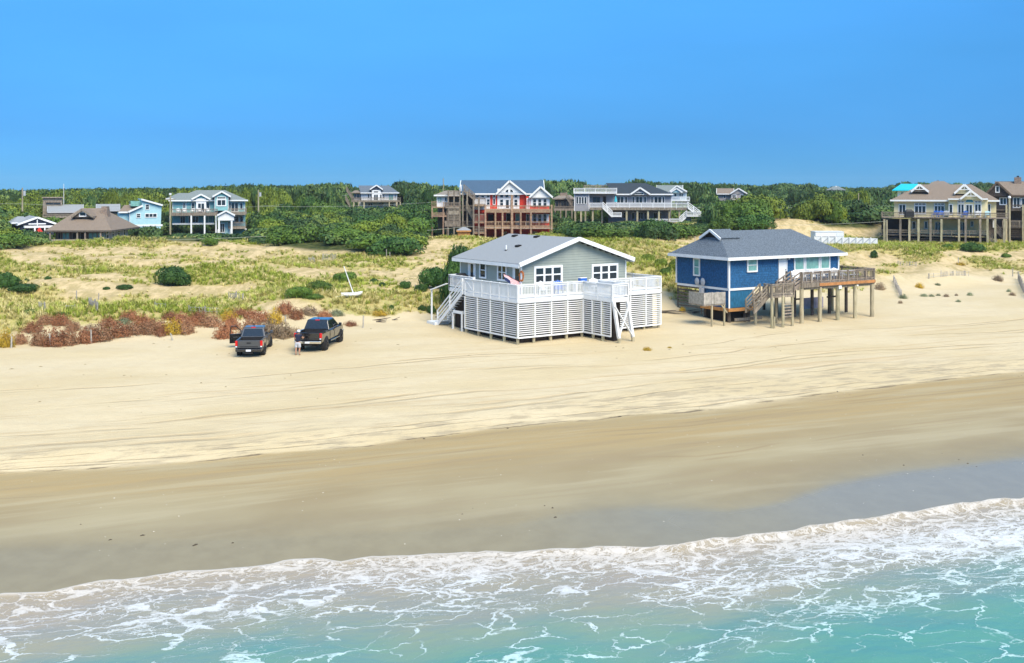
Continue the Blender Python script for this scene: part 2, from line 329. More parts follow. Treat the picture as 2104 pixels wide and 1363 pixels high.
damp = N.mix(N.ramp(streak, .40, .62), (0.357, 0.267, 0.132), (0.340, 0.267, 0.144))
damp = N.mix(N.ramp(shn, 1.35, 1.75), N.mix(N.ramp(big, .35, .65), (0.290, 0.228, 0.124), (0.349, 0.295, 0.176)), damp)
wet = N.mix(N.ramp(fine, .3, .7), (0.234, 0.198, 0.120), (0.262, 0.225, 0.138))
lines2 = tracks(((1.42, .012), (1.46, .012), (1.58, .01), (1.62, .01), (1.74, .014), (1.80, .012), (1.86, .014), (1.92, .012)), .25)
damp = N.mix(N.math('MULTIPLY', lines2, .5), damp, (.27, .20, .11))
dstr = N.noise(N.mapv(rot, (.07, .9, 1)), 1.0, 5, .6); damp = N.mix(N.math('MULTIPLY', N.ramp(dstr, .50, .66), .55), damp, (0.399, 0.340, 0.213)); damp = N.mix(N.math('MULTIPLY', N.ramp(dstr, .46, .34), .45), damp, (.29, .225, .13))
c = N.mix(N.ramp(shn, 1.93, 2.10), damp, dry); c = N.mix(N.ramp(shn, .75, 1.4), wet, c)
wl_ = N.math('MULTIPLY', N.ramp(N.math('ABSOLUTE', N.math('SUBTRACT', shn, 2.02)), .055, .0), N.ramp(N.noise(N.mapv(rot, (.35, 3, 1)), 1.0, 4, .7), .52, .60))
c = N.mix(N.math('MULTIPLY', wl_, .75), c, (.09, .07, .05))
lit = N.mix(N.ramp(N.noise(pos, .45, 4), .38, .62), (.40, .345, .09), (.27, .30, .045))
lit = N.mix(N.ramp(grain, .40, .62), lit, (.50, .40, .18))
vm = N.ramp(N.math('ADD', vg, N.math('MULTIPLY', N.math('SUBTRACT', N.noise(N.mapv(pos, (1, .45, 1)), 1.7, 5, .7), .5), .95)), .34, .66)
c = N.mix(N.math('MULTIPLY', N.ramp(sh, 4.2, 4.9), .8), c, N.mix(N.ramp(N.noise(N.mapv(pos, (.9, .35, 1)), 1.2, 6, .72), .40, .60), (.60, .455, .24), (.37, .285, .115)))
c = N.mix(N.math('MULTIPLY', vm, .80), c, lit)
c = N.mix(fo, c, N.mix(N.ramp(fine, .4, .6), (.035, .05, .015), (.09, .10, .03)))
sx_ = N.n.new('ShaderNodeSeparateXYZ'); N.l.new(pos, sx_.inputs[0]); right = N.ramp(N.math('ADD', sx_.outputs[0], N.math('MULTIPLY', N.math('SUBTRACT', big, .5), 14)), -6, 14, .12, 1.0)
film0 = N.math('MULTIPLY', N.ramp(N.math('ADD', sh, N.math('MULTIPLY', N.math('SUBTRACT', fine, .5), .10)), 1.12, .78), right); c = N.mix(N.math('MULTIPLY', film0, .35), c, (.185, .185, .13))
N.put(N.p.inputs['Base Color'], c)
film = film0
N.put(N.p.inputs['Roughness'], N.math('SUBTRACT', N.ramp(shn, .6, 2.0, .52, .95), N.math('MULTIPLY', film, .34)))
N.put(N.p.inputs['Specular IOR Level'], N.math('ADD', N.ramp(shn, .8, 1.9, .22, .10), N.math('MULTIPLY', film, .38)))
hb = N.math('ADD', N.math('MULTIPLY', fine, .5), N.math('MULTIPLY', grain, .35)); hb = N.math('ADD', hb, N.math('MULTIPLY', streak2, .35)); hb = N.math('SUBTRACT', hb, N.math('MULTIPLY', lines, .5))
N.bump(N.math('MULTIPLY', hb, N.ramp(sh, 1.2, 2.4, .04, 1.0)), .75, .16)
ground = link('ground', me, N.m, None, True); ground['kind'] = 'structure'

# ------------------------------------------------------------------ sea: swash sheet that runs up the beach and out behind the camera
xs = axis([(-4000, -200, 300), (-200, -60, 10), (-60, 60, .33), (60, 200, 10), (200, 4000, 300)])
off = np.concatenate([np.arange(0, 1.0, .12), np.arange(1.0, 22, .30), np.arange(22, 60, 4), [80, 150, 400, 1000, 3000]])
OX, OO = np.meshgrid(xs, off); jig = .32*fbm(OX/1.1, OX*0, 3)+.22*fbm(OX/3.7+5, OX*0+3, 2)
OY = cv(C_SHORE, OX)-OO+jig*np.exp(-OO/1.5)
TZ = hgt(OX, OY)
WZ = np.maximum(.02, TZ+.05)+(.05+.12*sstep(-2, 8, OX)*(.6+.8*(fbm(OX/.8, OX*0+7, 3)+.4)))*np.exp(-((OO-.25)/.2)**2)
WZ[0] = TZ[0]-.02
ramp_o = sstep(.3, 4, OO)*(1-sstep(40, 90, OO))
WZ = WZ+ramp_o*(.11*fbm(OX/3.5, OY/1.4, 3)+.10*np.sin(OO*.75+.9*fbm(OX/9, OO/9, 2)*6)*sstep(3, 9, OO)+.03*fbm(OX/.7, OY/.5, 2))
nx2, ny2 = len(xs), len(off); id2 = np.arange(nx2*ny2).reshape(ny2, nx2)
fc = np.stack([id2[:-1, :-1], id2[1:, :-1], id2[1:, 1:], id2[:-1, 1:]], -1).reshape(-1, 4)
me = bpy.data.meshes.new('sea'); me.from_pydata(np.stack([OX, OY, WZ], -1).reshape(-1, 3).tolist(), [], fc.tolist())
a = me.attributes.new('off', 'FLOAT', 'POINT'); a.data.foreach_set('value', OO.astype(np.float32).ravel())
N = NT('sea_water'); pos = N.geo(); of = N.attr('off')
rot = N.mapv(pos, (1, 1, 1), R(-16))
wob = N.vmath('SUBTRACT', N.noise(N.mapv(rot, (.55, .8, 1)), 1.0, 3, .5, 0, True), (.5, .5, .5))
wob2 = N.vmath('SUBTRACT', N.noise(rot, 2.4, 4, .65, 0, True), (.5, .5, .5))
q = N.vmath('ADD', N.mapv(rot, (.95, 1.75, 0)), N.vmath('ADD', N.vmath('MULTIPLY', wob, (2.2, 2.2, 0)), N.vmath('MULTIPLY', wob2, (.85, .85, 0))))
e1, e2, e3 = N.vor(q, .60), N.vor(q, 1.55), N.vor(q, 3.7)
patch = N.noise(N.mapv(rot, (.15, .32, 1)), 1.0, 4, .55)
fray = N.noise(q, 3.2, 5, .75); fray2 = N.noise(q, 9.0, 3, .7)
dens = N.math('ADD', N.math('MULTIPLY', of, -.068), N.math('ADD', .66, N.math('MULTIPLY', N.math('SUBTRACT', patch, .5), 2.0)))
rt = N.n.new('ShaderNodeSeparateXYZ'); N.l.new(rot, rt.inputs[0])
dens = N.math('ADD', dens, N.ramp(rt.outputs[0], -2, -20, 0, .22)); dens = N.math('ADD', dens, N.ramp(rt.outputs[0], 10, 28, 0, .26))
mod = N.ramp(fray, .28, .72, .15, 1.7)
w1 = N.math('MULTIPLY', N.ramp(dens, -.25, 1.15, .012, .12), mod); w2 = N.math('MULTIPLY', N.ramp(dens, .15, 1.15, .0, .19), mod); w3 = N.math('MULTIPLY', N.ramp(dens, .40, 1.2, .0, .26), mod)
lace = lambda e, w_: N.ramp(N.math('DIVIDE', e, N.math('ADD', w_, .0008)), 1.15, .35)
l1, l2, l3 = lace(e1, w1), lace(e2, w2), lace(e3, w3)
l1 = N.math('MULTIPLY', l1, N.ramp(N.math('ADD', N.noise(q, .55, 4, .6), N.math('MULTIPLY', dens, .16)), .44, .60))
foam = N.math('MAXIMUM', l1, N.math('MAXIMUM', N.math('MULTIPLY', l2, .95), N.math('MULTIPLY', l3, .8)))
foam = N.math('MULTIPLY', foam, N.ramp(fray2, .22, .50, .35, 1.0))
veil = N.math('MULTIPLY', N.ramp(N.noise(q, 1.7, 6, .72), .47, .70), N.ramp(dens, .30, 1.1, 0, .62))
foam = N.math('MAXIMUM', foam, veil)
lip = N.math('MULTIPLY', N.ramp(of, .42, .10), N.ramp(N.noise(pos, 5, 3), .2, .42)); foam = N.math('MAXIMUM', foam, lip)
foam = N.math('MULTIPLY', foam, N.ramp(of, 60, 20))
depth = N.math('ADD', of, N.math('MULTIPLY', N.math('SUBTRACT', N.noise(N.mapv(rot, (.12, .3, 1)), 1.0, 3), .5), 7))
wc = N.mix(N.ramp(depth, .8, 6.0), (.33, .275, .19), (.25, .262, .185)); wc = N.mix(N.ramp(depth, 4.2, 10.0), wc, (.085, .255, .20)); wc = N.mix(N.ramp(depth, 10, 19), wc, (.04, .20, .185))
N.put(N.p.inputs['Base Color'], N.mix(N.math('MULTIPLY', foam, .80), wc, N.mix(N.ramp(of, 3, 10), N.mix(N.ramp(of, .5, 3.0), (.62, .58, .52), (.68, .70, .70)), (.54, .75, .75))))
N.put(N.p.inputs['Roughness'], N.ramp(foam, .1, .6, .16, .75)); N.p.inputs['IOR'].default_value = 1.33
hh = N.math('ADD', N.math('MULTIPLY', foam, .5), N.math('MULTIPLY', N.noise(N.mapv(rot, (1, 1.8, 1)), 1.6, 4), .55)); N.bump(hh, .55, .12)
sea = link('sea', me, N.m, None, True); sea['kind'] = 'structure'
# the sound behind the island and the low land beyond it
N = NT('sound_water'); N.put(N.p.inputs['Base Color'], (.10, .25, .40, 1)); N.p.inputs['Roughness'].default_value = .35
m_ = MB(); m_.v = [(-9000, 900, .0), (9000, 900, .0), (9000, 9000, .0), (-9000, 9000, .0)]; m_.f = [(0, 1, 2, 3)]
tag(m_.build('sound_water', N.m), kind='structure')
# ------------------------------------------------------------------ house kit (local frame: x along the front, y into the house, z up)
UNITCACHE = {}
class House:
    def __init__(s, name, label, cat, X, Y, rz=0, z=None, group=None):
        s.rx, s.ry, s.a = X, Y, rz; s.c, s.s_ = math.cos(rz), math.sin(rz)
        s.rz = hz(X, Y) if z is None else z
        s.root = empty(name, (X, Y, s.rz), rz, label, cat, group)
    def f(s, px, py, dy=0.0):
        a, b = (px-CX)/F, (py-HZ)/F; t = (dy-s.rx*s.s_+s.ry*s.c)/(s.c-a*s.s_)
        return (a*t-s.rx)*s.c+(t-s.ry)*s.s_, H0-b*t-s.rz
    def sd(s, px, py, dx=0.0):
        a, b = (px-CX)/F, (py-HZ)/F; t = (dx+s.rx*s.c+s.ry*s.s_)/(a*s.c+s.s_)
        return -(a*t-s.rx)*s.s_+(t-s.ry)*s.c, H0-b*t-s.rz
    def X(s, px, dy=0.0): return s.f(px, 400, dy)[0]
    def Z(s, py, dy=0.0, px=None): return s.f(px if px is not None else CX+F*s.rx/s.ry, py, dy)[1]
    def world(s, x, y): return s.rx+x*s.c-y*s.s_, s.ry+x*s.s_+y*s.c
    def gz(s, x, y):
        wx, wy = s.world(x, y); return hz(wx, wy)-s.rz
    # ---- parts measured in photo pixels on the plane y = dy
    def wall(s, pa, pb, ya, yb, dy, depth, m, name='wall'):
        (x0, z1), (x1, z0) = s.f(pa, ya, dy), s.f(pb, yb, dy)
        return MB().box(x0, x1, dy, dy+depth, z0, z1).build(name, m, s.root)
    def win(s, pa, pb, ya, yb, dy, cols=1, rows=1, fr=None, gl=None, name='window', fw=.09):
        x0, z1 = s.f(pa, ya, dy); x1, z0 = s.f(pb, yb, dy)
        return window(s.root, (x0+x1)/2, dy, min(z0, z1), abs(x1-x0), abs(z1-z0), 0, cols, rows, fr or WHITE, gl or GLASS, name, fw)
    def gable(s, apx, apy, pa, pb, yb, dy, depth, rm, wm=None, over=.35, trim=None, wall_down=0.0, t=.16):
        """roof whose ridge runs back from the front plane dy; white rake boards on the front gable"""
        xa, za = s.f(apx, apy, dy); x0, z0 = s.f(pa, yb, dy); x1, _ = s.f(pb, yb, dy)
        return gable_y(s.root, x0, x1, xa, z0, za, dy, dy+depth, rm, wm, over, trim or WHITE, wall_down, t)
    def hip(s, pa, pb, ye, pr0, pr1, yr, dy, depth, m, trim=None, rd=None):
        x0, ze = s.f(pa, ye, dy); x1, _ = s.f(pb, ye, dy); rd = depth/2 if rd is None else rd
        xr0, zr = s.f(pr0, yr, dy+rd); xr1, _ = s.f(pr1, yr, dy+rd)
        return hip(s.root, x0, x1, dy, dy+depth, ze, xr0, xr1, dy+rd, zr, m, trim or WHITE)
    def deck(s, pa, pb, yt, yb, dy, depth, m, name='deck'):
        x0, z1 = s.f(pa, yt, dy); x1, z0 = s.f(pb, yb, dy)
        return MB().box(x0, x1, dy, dy+depth, z0, z1).build(name, m, s.root)
    def rail(s, pa, pb, yt, yb, dy, m, gap=.14, post=2.0, sides=0):
        x0, z1 = s.f(pa, yt, dy); x1, z0 = s.f(pb, yb, dy)
        rail(s.root, (x0, dy, z0), (x1, dy, z0), z1-z0, m, gap, post)
        for sx, on in ((x0, sides & 1), (x1, sides & 2)):
            if on: rail(s.root, (sx, dy+.06, z0), (sx, dy+2.0, z0), z1-z0, m, gap, post)
    def post(s, px, yt, dy, m, r=.10, name='post', sq=True):
        x, z1 = s.f(px, yt, dy); z0 = s.gz(x, dy)-.3
        b = MB().box(x-r, x+r, dy-r, dy+r, z0, z1) if sq else MB().cyl((x, dy, z0), (x, dy, z1), r*1.1, r, 10)
        return b.build(name, m, s.root)
    def stair(s, p0, p1, dy, width, m, rails=True, tm=None):
        (xa, za), (xb, zb) = s.f(*p0, dy), s.f(*p1, dy)
        return stairs(s.root, (xa, dy, za), (xb, dy, zb), (0, width, 0), m, rails, tm)
def window(root, x, y, z, w, h, ang, cols=1, rows=1, fr=None, gl=None, name='window', fw=.09, wm=.05, split=True):
    """frame standing proud of the wall, panes set back inside it; front is -y before turning"""
    fr = fr or WHITE; gl = gl or GLASS; key = ('w', round(w, 2), round(h, 2), cols, rows, fw, fr.name)
    b = MB(); W = w/2
    b.box(-W-fw, -W, -.07, .0, -fw, h+fw).box(W, W+fw, -.07, .0, -fw, h+fw).box(-W, W, -.07, .0, h, h+fw).box(-W-.03, W+.03, -.09, .0, -fw, 0)
    for k in range(1, cols): x_ = -W+w*k/cols; b.box(x_-wm, x_+wm, -.062, 0, 0, h)
    for k in range(1, rows): z_ = h*k/rows; b.box(-W, W, -.055, 0, z_-wm*.6, z_+wm*.6)
    o = b.build(name, fr, root); o.location = (x, y, z); o.rotation_euler = (0, 0, ang)
    cw, ch = w/cols, h/rows
    for i in range(cols):
        for j in range(rows):
            g = MB().box(-W+i*cw+.01, -W+(i+1)*cw-.01, -.022, -.008, j*ch+.01, (j+1)*ch-.01).build('pane', gl, o)
    return o
def door(root, x, y, z, w, h, ang, m=None, glass=None, fr=None):
    fr = fr or WHITE; b = MB(); W = w/2
    b.box(-W-.1, -W, -.08, 0, 0, h+.1).box(W, W+.1, -.08, 0, 0, h+.1).box(-W, W, -.08, 0, h, h+.1)
    o = b.build('door', fr, root); o.location = (x, y, z); o.rotation_euler = (0, 0, ang)
    MB().box(-W+.005, W-.005, -.045, -.005, 0, h-.005).build('leaf', m or WHITE, o)
    if glass: MB().box(-W*glass, W*glass, -.055, -.046, h*.12 if glass > .6 else h*.35, h*.93).build('pane', GLASS, o)
    MB().box(W*.72, W*.84, -.10, -.046, h*.46, h*.50).build('handle', WOOD_D, o)
    return o
def gable_y(root, x0, x1, xa, z0, za, y0, y1, rm, wm=None, over=.35, trim=None, wall_down=0.0, t=.16, name='roof'):
    b = MB()
    for xe in (x0, x1):
        dx, dz = xe-xa, z0-za; n = Vector((-dz, 0, dx)); n.normalize(); n = n if n.z > 0 else -n; o = n*t
        b.poly([(xa, y0-over, za), (xe, y0-over, z0), (xe, y1+over, z0), (xa, y1+over, za)], o)
    r = b.build(name, rm, root)
    k = MB()
    for xe in (x0, x1):
        p, q = Vector((xa, y0-over-.06, za+t*.35)), Vector((xe, y0-over-.06, z0+t*.35)); k.bar(p, q, .10, .30, (0, 0, 1))
        k.box(xe-.035, xe+.035, y0-over, y1+over, z0-.16, z0+.10)
    k.build('rake_trim', trim or WHITE, root)
    if wm is not None:
        MB().poly([(x0+over*.6, y0, z0-wall_down), (x1-over*.6, y0, z0-wall_down), (x1-over*.6, y0, z0+.0), (xa, y0, za-.05), (x0+over*.6, y0, z0+.0)], (0, max(.2, min(y1-y0, 3)), 0)).build('gable_wall', wm, root)
    return r
def gable_x(root, x0, x1, y0, y1, ze, yr, zr, rm, wm=None, trim=None, over=.3, t=.16):
    """roof whose ridge runs along x"""
    b = MB()
    for ye in (y0, y1):
        n = Vector((0, -(zr-ze), ye-yr)); n.normalize(); n = n if n.z > 0 else -n
        b.poly([(x0-over, yr, zr), (x0-over, ye, ze), (x1+over, ye, ze), (x1+over, yr, zr)], n*t)
    r = b.build('roof', rm, root); k = MB()
    for xx in (x0-over-.05, x1+over+.05):
        for ye in (y0, y1): k.bar((xx, yr, zr+t*.3), (xx, ye, ze+t*.3), .1, .28)
    k.box(x0-over, x1+over, y0-.08, y0-.005, ze-.16, ze+.08)
    k.build('fascia', trim or WHITE, root)
    if wm is not None:
        for xx, d in ((x0, .2), (x1, -.2)):
            MB().poly([(xx, y0+.3, ze), (xx, y1-.3, ze), (xx, yr, zr-.05)], (d, 0, 0)).build('gable_wall', wm, root)
    return r
def hip(root, x0, x1, y0, y1, ze, xr0, xr1, yr, zr, m, trim=None, name='roof'):
    b = MB(); e = .12
    b.v = [(x0, y0, ze), (x1, y0, ze), (x1, y1, ze), (x0, y1, ze), (x0, y0, ze+e), (x1, y0, ze+e), (x1, y1, ze+e), (x0, y1, ze+e), (xr0, yr, zr), (xr1, yr, zr)]
    b.f = [(0, 3, 2, 1), (0, 1, 5, 4), (1, 2, 6, 5), (2, 3, 7, 6), (3, 0, 4, 7), (4, 5, 9, 8), (5, 6, 9), (6, 7, 8, 9), (7, 4, 8)]
    r = b.build(name, m, root); k = MB()
    k.box(x0-.06, x1+.06, y0-.06, y0-.004, ze-.10, ze+.14).box(x0-.06, x1+.06, y1+.004, y1+.06, ze-.10, ze+.14)
    k.box(x0-.06, x0-.004, y0-.003, y1+.003, ze-.10, ze+.14).box(x1+.004, x1+.06, y0-.003, y1+.003, ze-.10, ze+.14)
    k.build('fascia', trim or WHITE, root); return r
def rail(root, p, q, h, m, gap=.14, post=2.0, name='railing', sep=False, top=.14, cap=True):
    """top and bottom rails with balusters; posts joined, or parts of their own when sep"""
    p, q = Vector(p), Vector(q); d = q-p; L = d.length; u = d/L; b = MB(); up = Vector((0, 0, 1))
    b.bar(p+up*(h-.03), q+up*(h-.03), top, .06); b.bar(p+up*(h-.14), q+up*(h-.14), .05, .09); b.bar(p+up*.12, q+up*.12, .05, .09)
    n = max(2, int(L/gap))
    for k in range(1, n):
        c = p+u*(L*k/n); b.bar(c+up*.12, c+up*(h-.1), .042, .042, u)
    pm = max(1, round(L/post)); pb = b if not sep else None; r = None
    if not sep:
        for k in range(pm+1): c = p+u*(L*k/pm); b.bar(c-up*.25, c+up*(h+.01), .10, .10, u)
    r = b.build(name, m, root)
    if sep:
        pmsh = MB().box(-.055, .055, -.055, .055, -.25, h+.015)
        o0 = None
        for k in range(pm+1):
            c = p+u*(L*k/pm)
            if o0 is None: o0 = pmsh.build('railing_post', m, r); o0.location = c
            else: o = o0.copy(); COL.objects.link(o); o.location = c
    return r
def stairs(root, top, bot, wv, m, rails=True, tm=None, rail_h=.95, name='stair'):
    """stringers, separate treads and sloping handrails; wv = width vector"""
    t, b_, wv = Vector(top), Vector(bot), Vector(wv); up = Vector((0, 0, 1)); b = MB()
    for k in ((0, 1) if rails else (0,)): b.bar(t+wv*k-up*.1, b_+wv*k-up*.1, .06, .28)
    if rails:
        for k in (0, 1):
            o = wv*k
            for hh in (rail_h, rail_h*.62, rail_h*.3): b.bar(t+o+up*hh, b_+o+up*hh, .06, .10)
            for s in (0, .5, 1): c = t.lerp(b_, s)+o; b.bar(c-up*.2, c+up*(rail_h+.03), .10, .10, wv)
    r = b.build(name, m, root); n = max(3, int(abs(t.z-b_.z)/.2))
    if not rails: MB().bar(t+wv-up*.1, b_+wv-up*.1, .06, .28).build('stringer', m, r)
    o0 = None; run = (b_-t)/n
    for k in range(n):
        c = t.lerp(b_, (k+.5)/n)
        if o0 is None:
            hr = Vector((run.x, run.y, 0)); hr = hr.normalized()*.14 if hr.length > 1e-3 else Vector((.14, 0, 0))
            o0 = MB().poly([tuple(-hr), tuple(hr), tuple(hr+wv), tuple(-hr+wv)], (0, 0, .04)).build('tread', tm or m, r); o0.location = c
        else: o = o0.copy(); COL.objects.link(o); o.location = c
    return r
def lap(b, p, u, n, L, z0, z1, pitch=.18, clip=None, d=.028):
    """lap siding rows on a wall: p corner, u along, n outward"""
    p, u, n = Vector(p), Vector(u), Vector(n); z = z0; up = Vector((0, 0, 1))
    while z < z1-.01:
        zt = min(z+pitch, z1); a, e = (0, L) if clip is None else clip((z+zt)/2)
        if e-a > .05:
            i = len(b.v); base = p+up*(z-p.z)
            for q in (base+u*a+n*.004, base+u*e+n*.004, base+u*e+n*d, base+u*a+n*d, base+u*a+n*.006+up*(zt-z), base+u*e+n*.006+up*(zt-z)): b.v.append(tuple(q))
            b.f += [(i, i+1, i+2, i+3), (i+3, i+2, i+5, i+4)]
        z = zt
def pile(root, x, y, z0, z1, m, r=.13, name='piling', lean=(0, 0)):
    return MB().cyl((x+lean[0], y+lean[1], z0), (x, y, z1), r*1.05, r, 10).build(name, m, root)

# ================================================================== grey cottage on its white slatted deck
DX, DY = .41, 75.4                                # front left deck corner
G = House('grey_cottage', 'pale grey gabled cottage on a white slatted beach deck', 'house', DX, DY, R(35), 2.0); g = G.root
FL = 3.22                                         # deck floor height over the root
WX0, WX1, WY0, WY1 = 2.2, 12.35, 2.7, 11.0; EV = 5.42; RZ = 7.16; RXC = (WX0+WX1)/2
MB().box(WX0, WX1, WY0, WY1, FL-.5, EV+.05).build('wall', SIDE_GREY, g)
b = MB()
slope = (RZ-EV)/((WX1-WX0)/2+.45)
def clipf(z):
    if z < EV: return (0, WX1-WX0)
    a = (z-EV)/slope; return (a, WX1-WX0-a)
lap(b, (WX0, WY0, FL), (1, 0, 0), (0, -1, 0), WX1-WX0, FL-.45, RZ-.25, .19, clipf, .05)
lap(b, (WX0, WY1, FL), (0, -1, 0), (-1, 0, 0), WY1-WY0, FL-.45, EV, .17)
lap(b, (WX1, WY0, FL), (0, 1, 0), (1, 0, 0), WY1-WY0, FL-.45, EV, .17)
tag(b.build('lap_siding', SIDE_GREY, g, fix=False), kind='stuff')
MB().poly([(WX0+.01, WY0+.01, EV), (WX1-.01, WY0+.01, EV), (RXC, WY0+.01, RZ-.2)], (0, WY1-WY0-.02, 0)).build('gable_wall', SIDE_GREY, g)
gr_roof = gable_y(g, WX0-.5, WX1+.5, RXC, EV-.05, RZ-.02, WY0+.05, WY1, ROOF_LG, None, .5, WHITE, t=.14)
for x, y in ((WX0, WY0), (WX1, WY0), (WX0, WY1), (WX1, WY1)): MB().box(x-.05, x+.05, y-.05, y+.05, FL-.3, EV-.05).build('corner_trim', WHITE, g)
for pa, pb, ya, yb in ((1100, 1151, 551, 577), (1218, 1265.5, 545, 572)):
    x0, z1 = G.f(pa, ya, WY0); x1, z0 = G.f(pb, yb, WY0)
    window(g, (x0+x1)/2, WY0-.03, min(z0, z1)+.0, x1-x0, 1.02, 0, 3, 2, WHITE, GLASS, 'window', .17, .085)
def gside(pa, pb): return G.sd(pa, 560, WX0)[0], G.sd(pb, 560, WX0)[0]
y0, y1 = gside(974.5, 968); door(g, WX0-.03, (y0+y1)/2, FL, .85, 2.0, R(-90), WHITE, .45)
y0, y1 = gside(998, 989); window(g, WX0-.03, (y0+y1)/2, FL+.95, .7, 1.05, R(-90), 1, 2, WHITE, GLASS, 'window', .12)
y0, y1 = gside(1040, 1026); window(g, WX0-.03, (y0+y1)/2, FL+.95, 1.0, 1.05, R(-90), 2, 2, WHITE, GLASS, 'window', .13)
y0, y1 = gside(1069, 1060); door(g, WX0-.03, (y0+y1)/2, FL, .9, 2.0, R(-90), WHITE, .6)
for px, py in ((1058, 486), (1103, 488), (1065, 507), (1040, 515)):           # roof vents and the white vent pipe on the left slope
    best = None
    for k in range(600):
        x = WX0-.4+k*.01; zz = EV-.05+(x-WX0+.5)*slope+.14
        yv, zv = G.sd(px, py, x)
        if best is None or abs(zv-zz) < best[0]: best = (abs(zv-zz), x, yv, zz)
    _, x, yv, zz = best
    if px == 1040: MB().cyl((x, yv, zz-.05), (x, yv, zz+.42), .06, .06, 10).build('vent_pipe', WHITE, gr_roof); MB().cyl((x, yv, zz-.1), (x, yv, zz+.07), .13, .10, 10).build('pipe_boot', DARK, gr_roof)
    else: MB().hexa([(x-.2, yv-.2, zz-.05), (x+.2, yv-.2, zz+.05), (x+.2, yv+.2, zz+.05), (x-.2, yv+.2, zz-.05), (x-.2, yv-.2, zz+.10), (x+.16, yv-.2, zz+.15), (x+.16, yv+.2, zz+.15), (x-.2, yv+.2, zz+.10)]).build('roof_vent', DARK, gr_roof)
# deck: boards, rim, railing, slatted skirt; outline in local metres
PX0, PX1, PY = 5.9, 7.35, -3.3; DR = 13.6; SY = 6.9
def deckboards(x0, x1, y0, y1, parent):
    b = MB(); y = y0
    while y < y1-.02:
        b.box(x0, x1, y, min(y+.135, y1), FL-.04, FL); y += .142
    return tag(b.build('deck_board', WHITE2, parent), kind='stuff')
dk = MB().box(.06, DR-.06, .06, WY0-.02, FL-.30, FL-.045).box(.06, WX0-.02, WY0-.01, SY, FL-.30, FL-.045).box(1.0, WX0-.02, SY+.01, 10.8, FL-.30, FL-.045).box(WX1+.02, DR-.06, WY0-.01, 9.5, FL-.30, FL-.045).box(PX0+.03, PX1-.03, PY+.03, .05, FL-.30, FL-.045).build('deck', WHITE2, g)
for q in ((.03, DR-.03, .03, WY0), (.03, WX0, WY0+.005, SY), (1.0, WX0, SY+.005, 10.8), (WX1, DR-.03, WY0+.005, 9.5), (PX0, PX1, PY, .02)): deckboards(*q, dk)
b = MB()
for p, q in (((0, 0), (PX0, 0)), ((PX1, 0), (DR, 0)), ((0, 0), (0, SY)), ((PX0, 0), (PX0, PY)), ((PX0, PY), (PX1, PY)), ((PX1, PY), (PX1, 0)), ((DR, 0), (DR, 9.5)), ((1.0, SY), (1.0, 10.8))):
    b.bar((*p, FL-.17), (*q, FL-.17), .05, .27)
b.build('rim_board', WHITE, dk)
RH = 1.0
for p, q, gp in (((.02, 0), (PX0, 0), .13), ((PX1, 0), (DR, 0), .13), ((PX0, -.02), (PX0, PY), .13), ((PX0+.02, PY), (PX1, PY), .13), ((PX1, PY+.02), (PX1, -.02), .13), ((DR, .02), (DR, 9.5), .13), ((DR, 9.5), (WX1+.1, 9.5), .13), ((1.0, SY+.3), (1.0, 10.8), .13), ((1.0, 10.8), (WX0, 10.8), .13)):
    rail(g, (*p, FL), (*q, FL), RH, WHITE, gp, 1.5, 'railing', True, .16)
# the left run is closed with flat white panels between posts, with a gate at its far end
r = rail(g, (0, .04, FL), (0, SY, FL), RH, WHITE, 30, 1.15, 'railing', True, .16)
for k in range(6): MB().box(-.015, .012, .12+k*1.13, .12+k*1.13+1.0, FL+.14, FL+RH-.15).build('panel', WHITE2, r)
b = MB(); b.bar((-.03, SY-.1, FL+.9), (-.03, SY-1.05, FL+.15), .03, .09).bar((-.03, SY-1.1, FL+.12), (-.03, SY-1.1, FL+.95), .03, .08, (0, 1, 0)); b.build('gate_brace', WHITE, r)
# skirt: every slat is a piece of its own
def skirt(p, q, zt, zb0, zb1, nposts, first=True):
    p, q = Vector((*p, 0)), Vector((*q, 0)); d = q-p; L = d.length; ang = math.atan2(d.y, d.x); out = MB()
    nrm = Vector((d.y, -d.x, 0)).normalized()
    sk = MB().box(.02, L-.02, .03, .07, zt-.02, zt+.06).build('deck_skirt', WHITE, g); MB().box(.02, L-.02, -.045, -.005, min(zb0, zb1), min(zb0, zb1)+.12).build('bottom_rail', WHITE, sk); sk.location = p; sk.rotation_euler = (0, 0, ang)
    n = 15; proto = None; zb = min(zb0, zb1)+.05
    for k in range(n):
        if proto is None: o = proto = MB().box(.03, L-.03, 0, .025, -.035, .035).build("slat", WHITE, sk)
        else: o = proto.copy(); COL.objects.link(o)
        o.location = (0, rnd.uniform(-.004, .004), zb+.12+(zt-.04-zb-.12)*(k+.5)/n); o.rotation_euler = (0, rnd.uniform(-.0012, .0012), 0)
    pp = None
    for k in range(nposts+1):
        x = L*k/nposts
        if pp is None: o = pp = MB().box(-.05, .05, -.055, -.008, zb-.02, zt).build('batten', WHITE, sk)
        else: o = pp.copy(); COL.objects.link(o)
        o.location = (x, -.05 if False else -.002, 0)
    return sk
ZT = FL-.34
skirt((0, SY), (0, 0), ZT, .42, .42, 4); skirt((0, 0), (PX0, 0), ZT, .42, .42, 4); skirt((PX0, 0), (PX0, PY+.15), ZT, .42, .42, 3); skirt((PX1, 0), (DR, 0), ZT, .42, .42, 4)
for x, y in [(0.1, .1), (.1, 1.75), (.1, 3.45), (.1, 5.1), (.1, SY-.1), (1.5, .1), (3, .1), (4.45, .1), (PX0, .1), (PX0+.1, -1.1), (PX0+.1, -2.2), (8.9, .1), (10.5, .1), (12, .1), (DR-.1, .1), (DR-.1, 3), (DR-.1, 6), (DR-.1, 9.3), (1.1, 10.7)]:
    pile(g, x, y+.06, G.gz(x, y)-.4, FL-.31, WOOD_P, .11)
